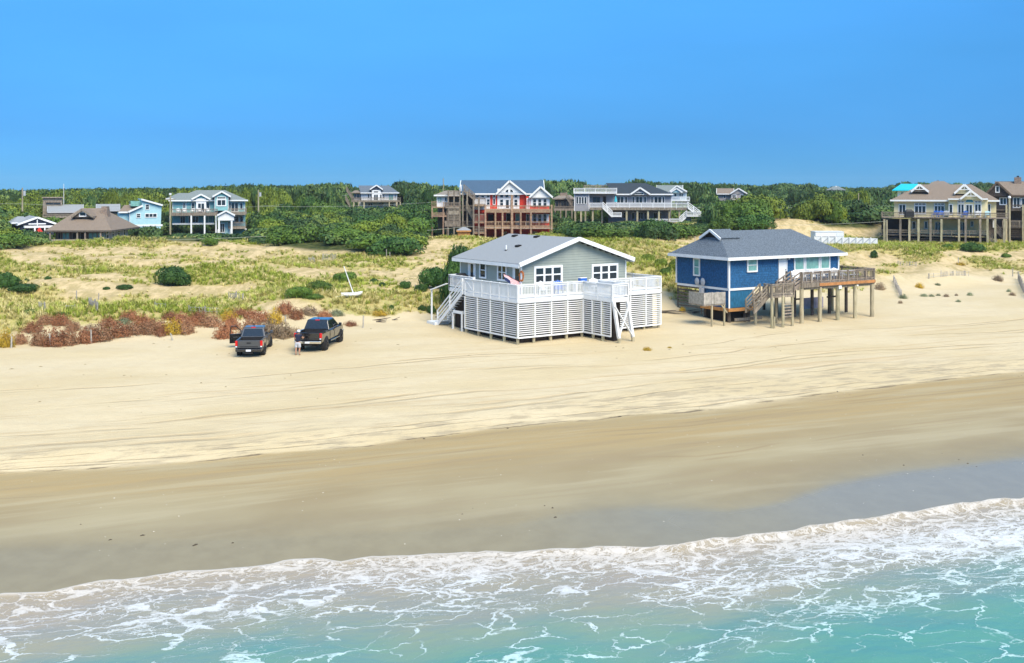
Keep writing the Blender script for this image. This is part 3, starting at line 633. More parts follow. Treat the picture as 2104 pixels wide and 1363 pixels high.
for x in (3.2, 6, 9, 12):
    for y in (3.2, 6.5, 10): pile(g, x, y, G.gz(x, y)-.4, FL-.5, WOOD_D, .15)
for x in (PX0+.08, PX1-.08):                                      # leaning end legs with a cross brace
    MB().cyl((x+.35, PY-.28, G.gz(x+.3, PY-.3)-.3), (x+.315, PY-.25, G.gz(x+.3, PY-.3)+.36), .125, .12, 10).build('piling', WOOD_P, g)
    MB().bar((x+.32, PY-.255, G.gz(x+.3, PY-.3)+.30), (x, PY-.03, FL-.28), .2, .2, (1, 0, 0)).build('leg', WHITE, g)
za, zb_ = .55, FL-.55
for xa, xb in ((PX0+.05, PX1+.15), (PX1-.05, PX0+.3)): MB().bar((xa, PY-.17, zb_), (xb, PY-.33, za-.1), .06, .16, (0, 1, 0)).build('cross_brace', WHITE, g)
stairs(g, (-.02, SY+.35, FL), (-.02, 10.9, .45), (.95, 0, 0), WHITE, True, WHITE2)
MB().box(-.3, 1.0, 10.9, 12.1, G.gz(.3, 11.5)-.05, .5).build('landing', WHITE2, g)
b = MB().box(-.02, .95, 7.3, 7.42, 1.45, 1.68).box(-.05, .07, 8.6, 8.72, -.3, 1.45).box(-.05, .07, 7.3, 7.42, -.3, 1.45).box(-.02, .06, 7.42, 8.6, 1.45, 1.66); b.build('stair_support', WHITE, g)
MB().box(.6, 13.25, .55, 9.3, -.6, FL-.36).build('slat_shade_box', SLAT_SHADE, g); MB().box(PX0+.5, PX1-.3, PY+.5, .7, -.6, FL-.36).build('slat_shade_box', SLAT_SHADE, g)  # added near-black boxes, make the gaps between skirt slats read as deep shade
MB().bar((.9, 11.0, FL+.25), (.3, 12.4, FL-.30), .35, .07).build('back_handrail', WHITE, g); MB().box(.25, .35, 12.3, 12.4, -.2, FL-.25).build('back_post', WHITE, g)
tag(g, None, None)
# deck things
def onG(x, y, z): wx, wy = G.world(x, y); return Vector((wx, wy, G.rz+z))
fy, fz = G.sd(1069, 579, WX0)
fl = empty('house_flag', onG(WX0-.03, fy, fz), R(35), 'small striped flag on an angled pole by the cottage door', 'flag')
MB().cyl((0, 0, 0), (-1.35, .18, .66), .02, .014, 8).build('pole', WOOD_D, fl)
NAVYC = mat('flag_navy', (.01, .02, .08), .8); REDC = mat('flag_red', (.55, .02, .03), .8); WHC = mat('flag_white', (.8, .8, .78), .8)
def drape(s, t):   # s across the stripes, t from the pole tip down along the pole
    p = Vector((-1.33, .18, .63)).lerp(Vector((-.02, -.02, -.05)), t)
    return p+Vector((.05*math.sin(9*t+2*s), -.10*s+.04*math.cos(8*t), -.48*s+.03*math.sin(11*t)*s))
st = [MB(), MB(), MB()]
for i in range(13):
    for j in range(10):
        q = [drape((i+a)/13, (j+c_)/10) for a, c_ in ((0, 0), (1, 0), (1, 1), (0, 1))]
        k = 2 if (i >= 6 and j < 4) else i % 2; m_ = st[k]; n0 = len(m_.v); m_.v += [tuple(x) for x in q]; m_.f.append((n0, n0+1, n0+2, n0+3))
for m_, mm, nm in zip(st, (REDC, WHC, NAVYC), ('red_stripe', 'white_stripe', 'canton')): m_.build(nm, mm, fl, fix=False)
wr = empty('door_wreath', onG(WX0-.06, G.sd(1073.5, 560, WX0)[0], FL+1.35), R(35), 'round orange wreath hung beside the cottage door', 'wreath')
ORNG = mat('orange_leaves', (.55, .16, .03), .8, .4, 20)
b = MB()
for k in range(40):
    t = k*2*math.pi/40; c_ = Vector((rnd.uniform(-.05, .03), .22*math.cos(t), .34*math.sin(t))); b.poly([tuple(c_+Vector((rnd.uniform(-.03, .03), .09*math.cos(a+k), .09*math.sin(a+k)))) for a in (0, 2.1, 4.2)], (-.03, 0, 0))
b.build('leaves', ORNG, wr)
BLUEC = mat('blue_plastic', (.02, .13, .5), .5); BLK = mat('black_plastic', (.012, .012, .013), .55)
def chair(x, y, z, rz_, m, lab, grp=None, House_=None, s=1.0):
    """slatted low armchair with a fan back"""
    wx, wy = House_.world(x, y); o = empty('deck_chair', (wx, wy, House_.rz+z), House_.a+rz_, lab, 'chair', grp); o.scale = (s, s, s)
    for k in range(4): MB().bar((-.27+k*.18, -.3, .38), (-.27+k*.18, .28, .30), .15, .03).build('seat_slat', m, o)
    for k in range(5): MB().bar((-.26+k*.13, .24, .30), (-.30+k*.15, .52, .98-.05*abs(k-2)), .11, .03, (0, 1, 0)).build('back_slat', m, o)
    for sx in (-.36, .36):
        MB().box(sx-.07, sx+.07, -.38, .36, .56, .60).build('arm', m, o)
        MB().box(sx-.03, sx+.03, -.34, -.24, 0, .56).build('leg', m, o); MB().bar((sx, .32, 0), (sx, .30, .57), .05, .09).build('leg', m, o)
    return o
CH = 'white slatted armchair on the grey cottage deck, '
chair(3.6, 1.5, FL, .3, WHITE, CH+'behind the left balusters', 'chairs on the cottage deck', G); chair(4.8, 1.3, FL, -.2, BLUEC, 'blue slatted armchair behind the cottage deck balusters', 'chairs on the cottage deck', G)
chair(8.2, 1.3, FL, -.2, WHITE, CH+'right of the walkway', 'chairs on the cottage deck', G)
tb = empty('deck_table', onG(10.9, 1.0, FL), R(35), 'square white table behind the cottage deck balusters', 'table')
MB().box(-.45, .45, -.45, .45, .66, .72).build('table_top', WHITE, tb)
for sx in (-.38, .38):
    for sy in (-.38, .38): MB().box(sx-.03, sx+.03, sy-.03, sy+.03, 0, .66).build('leg', WHITE, tb)
cl = empty('cooler', onG(7.2, 1.7, FL+.72), R(35), 'small blue cooler under the right cottage windows', 'cooler')
MB().box(-.3, .3, -.18, .18, 0, .3).build('body', BLUEC, cl, bevel=.03); MB().box(-.31, .31, -.19, .19, .302, .36).build('lid', WHITE, cl, bevel=.02)
bn = empty('deck_bench', onG(7.2, 1.7, FL), R(35), 'white bench under the right cottage windows', 'bench')
MB().box(-.8, .8, -.2, .2, .66, .715).build('seat', WHITE, bn)
for sx in (-.7, .7): MB().box(sx-.04, sx+.04, -.18, .18, 0, .66).build('leg', WHITE, bn)
gl_ = empty('grill_cover', onG(1.55, 9.9, FL), R(35), 'black covered grill at the back left of the cottage deck', 'grill')
MB().loft([[(-.55, -.3, 0), (.55, -.3, 0), (.55, .3, 0), (-.55, .3, 0)], [(-.5, -.27, .9), (.5, -.27, .9), (.5, .27, .9), (-.5, .27, .9)], [(-.3, -.15, 1.12), (.3, -.15, 1.12), (.3, .15, 1.12), (-.3, .15, 1.12)]]).build('cover', BLK, gl_, bevel=.04)

# ================================================================== blue house on pilings
BX, BY = 17.4+.12, 85.8+.7
B = House('blue_beach_house', 'blue shingled beach house with slate grey roof on wooden pilings', 'house', BX, BY, R(31), 2.25); bl = B.root
BE, BF = 5.05, 3.03         # eave and floor heights over the root
LW, DP = 12.6, 6.5
MB().box(0, LW, 0, DP, BF-.35, BE+.12).build('wall', SIDE_BLUE, bl)
b = MB(); lap(b, (0, 0, BF), (1, 0, 0), (0, -1, 0), LW, BF-.33, BE+.1, .2, None, .035); lap(b, (0, DP, BF), (0, -1, 0), (-1, 0, 0), DP, BF-.33, BE+.1, .2, None, .035)
tag(b.build('shingle_courses', SIDE_BLUE, bl, fix=False), kind='stuff')
hip(bl, -.5, LW+.5, -.5, DP+.5, BE+.02, 1.75, LW-2.4, DP/2, BE+2.15, ROOF_DG, WHITE)
# gablet at the left end of the ridge
gx = 1.15; b = MB()
zr_ = BE+2.2; yr_ = DP/2
for sgn in (-1, 1):
    n = Vector((0, sgn*.55, 1)).normalized()*.10
    b.poly([(gx-.25, yr_, zr_), (gx-.25, yr_+sgn*1.25, zr_-.68), (gx+1.9, yr_+sgn*1.25, zr_-.68), (gx+1.9, yr_, zr_)], n)
b.build('gablet_roof', ROOF_DG, bl); b = MB()
for sgn in (-1, 1): b.bar((gx-.3, yr_, zr_+.02), (gx-.3, yr_+sgn*1.3, zr_-.69), .1, .2)
b.build('gablet_trim', WHITE, bl); MB().poly([(gx, yr_-1.15, zr_-.72), (gx, yr_+1.15, zr_-.72), (gx, yr_, zr_-.05)], (.8, 0, 0)).build('gablet_vent', DARK, bl)
for x, y in ((0, 0), (LW, 0), (0, DP)): MB().box(x-.075, x+.075, y-.075, y+.075, BF-.36, BE).build('corner_trim', WHITE, bl)
x0, z1 = B.f(1536, 538, 0); x1, z0 = B.f(1553, 556, 0); window(bl, (x0+x1)/2, -.036, BE-1.02, x1-x0, .92, 0, 1, 2, WHITE, GLASS_G, 'window', .12)
xd0, xd1 = B.X(1600), B.X(1614); door(bl, (xd0+xd1)/2, -.036, BF, xd1-xd0, 1.95, 0, WHITE)
xs_ = [B.X(p) for p in (1632.5, 1649.5, 1655, 1680.5, 1686, 1702)]
for k in range(3): window(bl, (xs_[2*k]+xs_[2*k+1])/2, -.036, BE-1.12, xs_[2*k+1]-xs_[2*k], 1.02, 0, 1, 1, WHITE, GLASS_G, 'window', .13)
MB().box(xs_[0]-.2, xs_[5]+.2, -.10, -.01, BE-1.42, BE-1.25).build('window_apron', WHITE, bl)
yy0, yy1 = B.sd(1437.5, 550, 0)[0], B.sd(1428, 550, 0)[0]; window(bl, -.036, (yy0+yy1)/2, BE-1.5, .6, 1.28, R(-90), 1, 2, WHITE, GLASS_G, 'window', .12)
MB().box(xd1+.25, xd1+.42, -.14, -.036, BE-.25, BE-.1).build('porch_lamp', WHITE, bl)
# lower storey under the left end
lx1 = B.X(1549); ly1 = DP*.52; zl = B.Z(634, 0, 1501)
MB().box(.04, lx1, .04, ly1, zl, BF-.36).build('lower_wall', SIDE_BLUE, bl)
MB().box(.1, lx1-.16, -.0, .035, zl+.03, BF-.55).build('lower_panel', BLUE_PANEL, bl)
b = MB().box(-.03, .10, -.03, .036, zl, BF-.53).box(lx1-.15, lx1+.03, -.02, .035, zl, BF-.53).box(-.04, lx1+.04, -.06, .03, BF-.53, BF-.355).box(-.06, .035, .031, DP*.98, BF-.53, BF-.355); b.build('lower_trim', WHITE, bl)
MB().box(-.12, lx1+.1, -.12, ly1, zl-.26, zl-.01).build('sill_beam', WOOD_N, bl)
for x, y in ((.3, .3), (lx1-.3, .3), (.3, ly1-.2), (2, .3)): pile(bl, x, y, B.gz(x, y)-.5, zl-.24, WOOD_D, .14)
MB().box(.3, lx1-.3, .5, ly1, B.gz(1, 1)-.3, zl-.27).build('crawl_shade_fill', DARK, bl)  # solid near-black block painted in place of the shade under the floor
# slatted screen at the back left and trash enclosure
b = MB(); k0, k1 = B.sd(1442, 600, 0)[0], DP-.1
sc_ = MB().box(-.02, .04, k0, k0+.08, .3, BF-.4).box(-.02, .04, k1-.08, k1, .6, BF-.4).build('slat_screen', WOOD_D, bl)
for k in range(7): MB().box(-.06, -.025, k0, k1, .75+k*.27, .88+k*.27).build('slat', WOOD_D, sc_)
en = empty('trash_enclosure', (0, 0, 0), 0, 'grey board trash enclosure beside the blue house corner', 'enclosure')
ea, eb = B.X(1446, -.9), B.X(1491, -.9); ez0, ez1 = B.Z(625, -.9, 1470), B.Z(601, -.9, 1470)
wx, wy = B.world(0, 0); en.location = (wx, wy, B.rz); en.rotation_euler = (0, 0, B.a)
nb_ = int((eb-ea)/.14)
for k in range(nb_): MB().box(ea+k*.14, ea+k*.14+.132, -.93, -.90, ez0, ez1+rnd.uniform(-.02, .02)).build('board', WOOD_G, en)
MB().box(ea, ea+.04, -.88, .9, ez0, ez1).build('side_panel', WOOD_G, en); MB().box(ea, eb, -.89, .9, ez0-.12, ez0-.02).build('floor', WOOD, en)
for x in (ea+.3*(eb-ea)+.2, eb-.1): MB().box(x-.06, x+.06, -.9, -.78, B.gz(x, -.9)-.4, ez0-.12).build('post', WOOD_P, en)
MB().bar((eb-.4, -.85, ez0-.1), (eb+.2, -.85, zl-.2), .06, .1).build('brace', WOOD_P, en)
# deck on pilings
dx0, dx1 = B.X(1647, -2.6), B.X(1797, -2.6); dxs = B.X(1592, 0)
dk = MB().box(dx0, dx1-.05, -2.55, -.09, BF-.12, BF-.045).box(dxs, dx0-.005, -1.3, -.09, BF-.12, BF-.045).box(LW+.06, dx1-.05, -.085, 4.5, BF-.12, BF-.045).build('deck', WOOD, bl)
b = MB(); y = -2.58
while y < -.1: b.box(dx0 if y < -1.3 else dxs, dx1-.02, y, y+.135, BF-.04, BF); y += .143
y = -.085
while y < 4.5: b.box(LW+.08, dx1-.02, y, y+.135, BF-.04, BF); y += .143
tag(b.build('deck_board', WOOD, dk), kind='stuff')
b = MB().box(dx0-.03, dx1+.02, -2.64, -2.585, BF-.36, BF+.02).box(dx1-.015, dx1+.035, -2.58, 4.6, BF-.36, BF+.02).box(dx0-.03, dx0+.02, -2.58, -1.3, BF-.34, BF-.05); b.build('rim_board', WOOD, dk)
MB().box(dx0-.3, dx1+.1, -2.50, -2.42, BF-.55, BF-.37).build('beam', WOOD, dk); MB().box(dx0+2, dx1+.03, -2.69, -2.645, BF-.30, BF-.06).build('new_rim_board', WOOD_N, dk)
rail(bl, (dx0+.05, -2.56, BF), (dx1, -2.56, BF), .92, WOOD, .16, 1.15, 'railing', True); rail(bl, (dx1, -2.5, BF), (dx1, 4.5, BF), .92, WOOD, .16, 1.6, 'railing', True); rail(bl, (dx1-.1, 4.5, BF), (LW+.2, 4.5, BF), .92, WOOD_D, .16, 1.6, 'railing', True)
rail(bl, (dxs, -1.3, BF), (B.X(1616, -1.3), -1.3, BF), .92, WOOD, .14, 1.2, 'railing', True)
for k in range(5):
    x = dx0+.15+(dx1-dx0-.3)*k/4; pile(bl, x, -2.46, B.gz(x, -2.46)-.5, BF-.40, WOOD_P, .17)
    pile(bl, x+.25, .6, B.gz(x, .6)-.5, BF-.4, WOOD_D, .14)
    if k in (1, 3): MB().bar((x-.2, .45, 1.35), (x+1.0, .45, 1.35), .1, .14).build('cross_beam', WOOD_D, bl)
for k in range(4): pile(bl, LW*.35+k*2.4, DP-1, B.gz(LW*.35+k*2.4, DP-1)-.5, BF-.3, WOOD_D, .14)
for x in (dx1-.1,): pile(bl, x, 2.0, B.gz(x, 2.0)-.5, BF-.4, WOOD_P, .14); pile(bl, x, 4.4, B.gz(x, 4.4)-.5, BF-.4, WOOD_P, .14)
MB().box(LW-.5, dx1+.5, 3.6, 3.66, B.gz(dx1, 3.6)+.05, .95).build('low_panel', mat('faded_lilac_panel', (.36, .31, .36), .8, .2, 2), bl)
# stair: down from the deck to a landing, then turning down to the left
lxa, lxb = B.X(1580, -3.0), B.X(1626, -3.0); lz = B.Z(606, -3.0, 1603)
stairs(bl, (dx0-.02, -2.5, BF), (lxb, -2.5, lz), (0, 1.1, 0), WOOD, True, WOOD, .9)
ld = MB().box(lxa, lxb, -3.3, -1.3, lz-.18, lz).build('landing', WOOD, bl)
for p, q in (((lxa, -3.28), (lxb, -3.28)), ((lxa, -3.25), (lxa, -2.5))): rail(bl, (*p, lz), (*q, lz), .92, WOOD, .12, 1.0, 'railing', True)
stx, stz = B.f(1549, 640, -2.9)
stairs(bl, (lxa, -2.9, lz), (stx, -2.9, max(stz, .1)), (0, .9, 0), WOOD, True, WOOD, .85)
for x, y in ((lxa+.12, -3.2), (lxb-.1, -3.2), ((lxa+lxb)/2, -3.3), (lxa+.1, -1.4), (lxb-.1, -1.4)): pile(bl, x, y, B.gz(x, y)-.6, lz-.05, WOOD_P, .12)
for k in range(5): MB().box((lxa+lxb)/2, lxb-.1, -3.28, -3.23, .5+k*.24, .62+k*.24).build('slat', WOOD, bl)
MB().box(stx-.2, lxa+1.2, -1.0, -.9, .15, .38).build('stair_footing', WOOD, bl)
sx_ = dx0+(dx1-dx0)*.5; MB().box(sx_-.16, sx_+.16, -2.75, -2.70, BF-.63, BF-.36).build('notice_plate', WHITE, bl)
MB().cyl((dx0+(dx1-dx0)*.75, -2.70, BF-.45), (dx0+(dx1-dx0)*.75, -2.62, BF-.45), .07, .07, 12).build('deck_lamp', WHITE, bl)
MB().cyl((dx0+.4, -3.4, B.gz(dx0-2, -3.4)-.3), (dx0+.4, -3.4, B.gz(dx0-2, -3.4)+.9), .06, .05, 8).build('stub_post', WOOD_P, bl).location.x = -4.2
for k, x in enumerate((dx0+.8, dx0+2.0, dx0+3.0, dx0+4.4, dx0+5.4)):
    chair(x, -1.4+.2*(k % 2), BF, rnd.uniform(-.5, .5), WHITE, 'white slatted armchair on the blue house deck, ' + ('leftmost', 'second from the left', 'middle one', 'fourth from the left', 'rightmost, beside the white table')[k], 'chairs on the blue house deck', B)
wx, wy = B.world(dx0+6.6, -1.3); tb2 = empty('deck_table', (wx, wy, B.rz+BF), B.a, 'long white table on the blue house deck', 'table')
MB().box(-.8, .8, -.4, .4, .68, .73).build('table_top', WHITE, tb2)
for sx in (-.7, .7):
    for sy in (-.3, .3): MB().box(sx-.03, sx+.03, sy-.03, sy+.03, 0, .68).build('leg', WHITE, tb2)
for sy in (-.75, .75): MB().box(-.75, .75, sy-.12, sy+.12, .40, .44).build('bench_board', WHITE, tb2); MB().box(-.6, .6, min(sy, 0), max(sy, 0), .36, .395).build('bench_arm', WHITE, tb2)
wx, wy = B.world(-.14, B.sd(1443, 585, 0)[0]-.4); ds = empty('satellite_dish', (wx, wy, B.rz+BF-.35), B.a, 'pair of small grey satellite dishes on the blue wall', 'satellite dish')
b = MB(); rings = [[(.02*0-.05-.08*(1-r_*r_/.09)-.1, r_*math.cos(t)*1.0-.0, .35+r_*1.15*math.sin(t)) for t in [i*math.pi/6 for i in range(12)]] for r_ in (.02, .12, .2, .28)]
GM = mat('grey_metal', (.45, .46, .47), .5)
b.loft(rings, True, False); d_ = b.build('dish', GM, ds, True); MB().cyl((0, 0, 0), (-.12, 0, .3), .025, .025, 8).build('arm', GM, ds)
d2 = d_.copy(); COL.objects.link(d2); d2.location = (.02, .75, -.02); MB().bar((-.05, 0, .05), (-.05, .75, .05), .04, .04).build('bracket', GM, ds)
MB().box(-.3, .0, .0, .32, -.7, -.15).build('meter_box', GM, ds)
# ================================================================== houses behind the dune line
HOUSES = []      # (px0, px1, lowest visible row, distance) keeps the thicket from hiding them
def far(name, label, px, Y, view, cat='house', rz=None):
    HOUSES.append((*view, Y)); return House(name, label, cat, (px-CX)*Y/F, Y, -math.atan((px-CX)/F) if rz is None else R(rz))
# ---- teal house with arched porch
T = far('teal_house', 'teal house with white trim, arched entry and two front gables', 428, 205, (336, 512, 482)); W_ = WHITE
T.wall(354, 504, 411, 442, 0, 11, TEAL); T.wall(354, 441, 443, 463, .8, 10, TEAL, 'lower_wall'); T.wall(469, 504, 442, 486, .6, 10, TEAL, 'lower_wall')
T.hip(347, 509, 413, 404, 462, 391, -.9, 12.5, ROOF_GG); T.hip(341, 396, 409.5, 366, 392, 397, 5, 9, ROOF_GG)
T.gable(413, 400.3, 393.6, 432.3, 410.5, -.8, 5, ROOF_GG, TEAL, .3); T.gable(455.7, 394.5, 436.5, 474, 405, -1.6, 6, ROOF_GG, TEAL, .3)
T.wall(441.5, 469, 404.5, 433, -1.6, 3, TEAL, 'tower_wall')
for xx in (441.5, 468.7): T.deck(xx-.5, xx+.5, 405, 433, -1.66, .05, W_, 'corner_trim')
T.win(447, 463, 411.6, 422, -1.6, 2, 1, fw=.2); T.win(447, 463, 405.6, 408.2, -1.6, 1, 1, name='transom_window', fw=.12)
T.wall(403, 423.5, 408, 441, -.85, .9, W_, 'door_surround'); T.win(407, 419.5, 418.5, 435.5, -.86, 2, 1, fw=.06); T.win(405, 420.5, 411.5, 414.3, -.86, 1, 1, name='transom_window', fw=.05)
for a_, b_ in ((394, 399.5), (424.5, 430.3), (376.5, 379.8), (471, 474), (493.5, 498.5)): T.win(a_, b_, 417.5, 429.5, 0)
T.win(475.5, 489, 417.5, 434, 0, 2, 1)
for xx in (355, 382.5, 441, 503): T.deck(xx-.7, xx+.7, 413.5, 442, -.04, .035, W_, 'corner_trim')
T.deck(348, 446.6, 438.4, 443.3, -2.6, 2.58, WOOD); T.rail(348, 446.6, 429.6, 438.4, -2.55, WOOD, .13, 2.2, 1); T.deck(469.5, 506, 437, 442, -2.2, 2.18, WOOD); T.rail(469.5, 506, 428.8, 437, -2.15, WOOD, .13, 2.2, 2)
for px in (349.7, 393, 420.4, 444): T.post(px, 443.4, -2.5, W_, .14)
for px in (371, 376, 388): T.win(px, px+4, 445, 458, .8)
T.win(396, 407, 445, 457, .8, 2); T.win(420, 436, 445, 457, .8, 2, gl=GLASS_G)
T.deck(354, 441, 459, 461.5, -1.2, 1.98, W_, 'lower_deck'); T.win(483, 490, 445, 458, .6); T.win(493.5, 499, 445, 458, .6)
T.gable(464.3, 434, 446, 482.5, 443.7, -3.4, 3.4, ROOF_GG, W_, .25, wall_down=.9)
T.wall(452, 477, 446, 484, -1.5, 1.4, LTBLUE, 'entry_wall'); T.win(454, 469.5, 443, 453, -1.55, 1, 1, gl=GLASS_G, name='arched_window', fw=.12); T.win(452.8, 460.5, 460.5, 477, -1.56, 2, 1, name='front_door', fw=.14)
for px in (450, 476): T.post(px, 447, -3.2, W_, .16)
T.deck(469, 505, 466.5, 470.5, -2.2, 2.7, WOOD, 'lower_deck'); T.rail(469.5, 505, 456.5, 466.5, -2.15, WOOD, .13, 2.2)
T.post(505, 470, -2.1, W_, .16); T.post(474, 470, -2.1, W_, .16); T.stair((462, 481), (462, 493), -3.2, .1, W_, False); T.wall(447, 450, 472, 492, -4, .3, W_, 'stair_wall')
for k, px in enumerate((366.5, 379, 396, 411, 428)): T_ = T.f(px, 437, -1.6); wx, wy = T.world(T_[0], -1.6); chair(T_[0], -1.6, T.Z(438.4, -1.6), rnd.uniform(-.4, .4), WHITE, 'white armchair on the teal house upper deck, ' + ('leftmost', 'second from left', 'middle one', 'fourth from left', 'rightmost')[k], 'chairs on the teal deck', T)
# ---- red house with white gables and timber decks
D = far('red_house', 'tall red house with white gables and timber decks', 1050, 188, (888, 1138, 489)); WN = mat('deck_timber', (.36, .235, .15), .85, .3, 3, .3, 25, rand=.15)
D.wall(972, 1081, 397, 437, 0, 12, RED); D.wall(972, 1081, 437.5, 471, .3, 11, RED, 'middle_wall'); D.wall(976, 1129, 471.5, 492, .6, 10, RED, 'ground_wall'); D.wall(1081, 1129, 404, 437, -1.2, 11, RED); D.wall(1081, 1129, 437.5, 471, -1.0, 10, RED, 'middle_wall')
D.deck(1022, 1067.5, 388, 431, -.10, .095, WHITE, 'white_facade'); D.deck(973, 1007, 399.5, 431, -.08, .075, WHITE, 'white_facade'); D.deck(1090, 1129.5, 402, 424.5, -1.30, .095, WHITE, 'white_facade'); D.deck(1090, 1128, 440, 458, -1.10, .095, WHITE, 'white_facade')
D.deck(1069, 1080.5, 399, 431, -.07, .065, RED, 'red_facade')
gable_x(D.root, D.X(951, 6), D.X(1113, 6), -.7, 12.7, D.Z(398.5, -.7), 6, D.Z(372.5, 6), ROOF_BL, None, WHITE)
D.gable(1047, 372.7, 1019, 1081.5, 400.2, -.6, 7, ROOF_BL, WHITE, .35); D.gable(1110.5, 384.7, 1087.5, 1135.5, 406.5, -1.8, 8, ROOF_BL, WHITE, .35)
MB().box(D.X(951, 6)-.15, D.X(951, 6)+.0, .2, 11.5, D.Z(398, 0), D.Z(380, 6)).build('end_wall', WHITE, D.root)
for px in (1030.7, 1041.5, 1060): D.win(px-3, px+3, 399.8, 406.3, -.1, fw=.05)
for px in (1030.7, 1060): D.win(px-3, px+3, 410.5, 423, -.1, 1, 2, fw=.05)
D.win(1039.5, 1045.5, 411, 428, -.1, fw=.08); D.win(1048.5, 1053, 411, 428, -.1, fw=.08)
for xa_, sgn in ((1044.6, -1), (1048.4, 1)):             # quarter-round gable lights
    (xc, zc) = D.f(xa_, 395.4, -.6); rr = .52; pts = [(xc, -.66, zc), (xc+sgn*rr, -.66, zc)]+[(xc+sgn*rr*math.cos(t), -.66, zc+rr*math.sin(t)) for t in (R(30), R(60), R(90))]
    wq = MB().poly([(p[0], p[1]+.03, p[2]) for p in pts], (0, .03, 0)).build('window', WHITE, D.root); MB().poly([(xc+(p[0]-xc)*.9+sgn*.03, p[1]+.02, zc+(p[2]-zc)*.9+.03) for p in pts], (0, .008, 0)).build('pane', GLASS, wq)
for px in (981, 992, 1003): D.win(px-2.8, px+2.8, 402.8, 406, -.08, fw=.05)
D.win(1000.5, 1006, 410, 421, -.08, 1, 2, fw=.05); D.win(1013.5, 1017, 401, 406, 0, fw=.1); D.win(1013.5, 1017, 409, 420, 0, fw=.1)
for px in (1098.5, 1109, 1119.7): D.win(px-3, px+3, 409.5, 424, -1.3, 1, 2, fw=.05); D.win(px-3, px+3, 440.5, 456.5, -1.1, 1, 2, fw=.06)
D.win(1106, 1112.5, 402.5, 405, -1.3, fw=.05); D.win(1083.5, 1087, 409, 429, -1.2, fw=.12, gl=mat('pink_pane', (.6, .38, .34), .4))
D.win(1060, 1067, 440, 462, .3, 1, gl=GLASS_G); D.win(1041, 1050, 439, 455, .3, gl=DARK); D.win(1082, 1087, 441, 464, -1.0); D.win(1095.5, 1103, 477, 484, .6); D.win(1034, 1040, 477, 485, .6)
D.win(1003, 1014, 441, 454, .3, gl=DARK, fr=RED_D)
D.deck(997.5, 1134.6, 431.2, 437.3, -4.2, 4.05, WN); D.rail(997.5, 1052, 422.3, 431.2, -4.15, WN, .24, 2.2); D.rail(1052.5, 1134.6, 422.3, 431.2, -4.15, WN, .24, 2.2, 2)
D.deck(997.5, 1134.6, 465.5, 470.8, -4.2, 4.4, WN, 'lower_deck'); D.rail(997.5, 1052, 455, 465.5, -4.15, WN, .24, 2.2); D.rail(1052.5, 1134.6, 455, 465.5, -4.15, WN, .24, 2.2, 2)
for px, yt in ((997.5, 422), (1018, 437), (1032.6, 437), (1052, 401), (1070, 437), (1091, 437), (1133.5, 421)): D.post(px, yt, -4.28, WN, .20 if px == 1052 else .14)
# timber stair tower on its left
for yt, yb, ra in ((421, 424, 407), (456, 459, 440), (478, 480.5, 470)): D.deck(973, 997, yt, yb, -4.2, 4.1, WN, 'tower_deck'); D.rail(973, 997, ra, yt, -4.15, WOOD, .15, 1.7, 1)
for px in (973, 984, 997): D.post(px, 405 if px < 997 else 421, -4.25, WOOD, .13)
D.wall(950, 972, 398, 489, 2, 7, WOOD_D, 'recess_wall'); D.win(954, 958, 410, 423, 2, fr=WOOD); D.win(953, 957, 441, 456, 2, fr=RED_D); D.win(963, 967, 441, 455, 2, fr=WOOD)
for yt, yb, ra in ((431, 434, 422), (463, 466.5, 454)): D.deck(944, 972.5, yt, yb, -1.5, 3.4, WOOD, 'tower_deck'); D.rail(944, 972.5, ra, yt, -1.45, WOOD, .15, 1.7, 1)
D.stair((953, 391), (975, 410), -2.0, 1.1, WOOD); D.stair((958, 425), (973, 452), -2.3, 1.0, WOOD)
for px in (921, 933, 945, 951, 960): D.post(px, 391 if px < 946 else 393, -2.0, WOOD, .12)
for yt, yb, ra, c0, c1 in ((402, 404, 392, 921, 945), (425, 428, 416, 915, 945), (433, 441, 428, 921, 944), (456, 466, 455, 914, 946)): D.deck(c0, c1, yt, yb, -2.2, 3, WOOD, 'tower_deck'); D.rail(c0, c1, ra, yt, -2.15, WOOD, .15, 1.7, 1)
for k in range(6): D.deck(921, 944, 441+k*3.2, 443+k*3.2, -2.15, .05, WOOD, 'screen_board')
D.wall(897, 920, 402, 425.5, -.2, 7, WHITE, 'annex_wall'); D.wall(899, 944, 403, 470, 1.2, 7, WOOD, 'annex_lower_wall'); D.hip(892, 945, 402.3, 915, 940, 391.8, -.9, 9, mat('tan_shingles', (.24, .21, .17), .9, .25, 6, .5, 20))
D.win(900.5, 907, 406, 415, -.2, 2, gl=GLASS_G, fw=.06); D.win(914.5, 917.5, 406, 413, -.2, fw=.06); D.win(911.5, 918, 430, 434, 1.1, fr=WOOD)
D.deck(887, 920, 425.5, 427.5, -1.8, 1.55, WN, 'tower_deck'); D.rail(887, 897, 414, 425.5, -1.75, WN, .13, 1.5); D.rail(911, 944, 416, 425.5, -1.9, WN, .13, 1.5)
for px in (888, 911, 919): D.post(px, 427, -1.7, WN, .12)
D.deck(888, 920, 443, 446, -1.8, 3, WN, 'lower_platform'); D.rail(888, 914, 437, 443, -1.75, WN, .13, 1.5)
s_ = far('plank_shed', 'orange plank shed with small grey hip roof before the red house', 953, 178, (938, 968, 500), 'shed')
s_.wall(940.5, 966, 476, 504, 0, 3.2, WOOD_N, 'core'); s_.hip(938.5, 967.5, 475.5, 950, 957, 467, -.3, 3.8, ROOF_LG, WOOD_N)
for k in range(12): s_.deck(940.3+k*2.16, 942.2+k*2.16, 477, 505, -.045, .04, WOOD_N, 'plank')
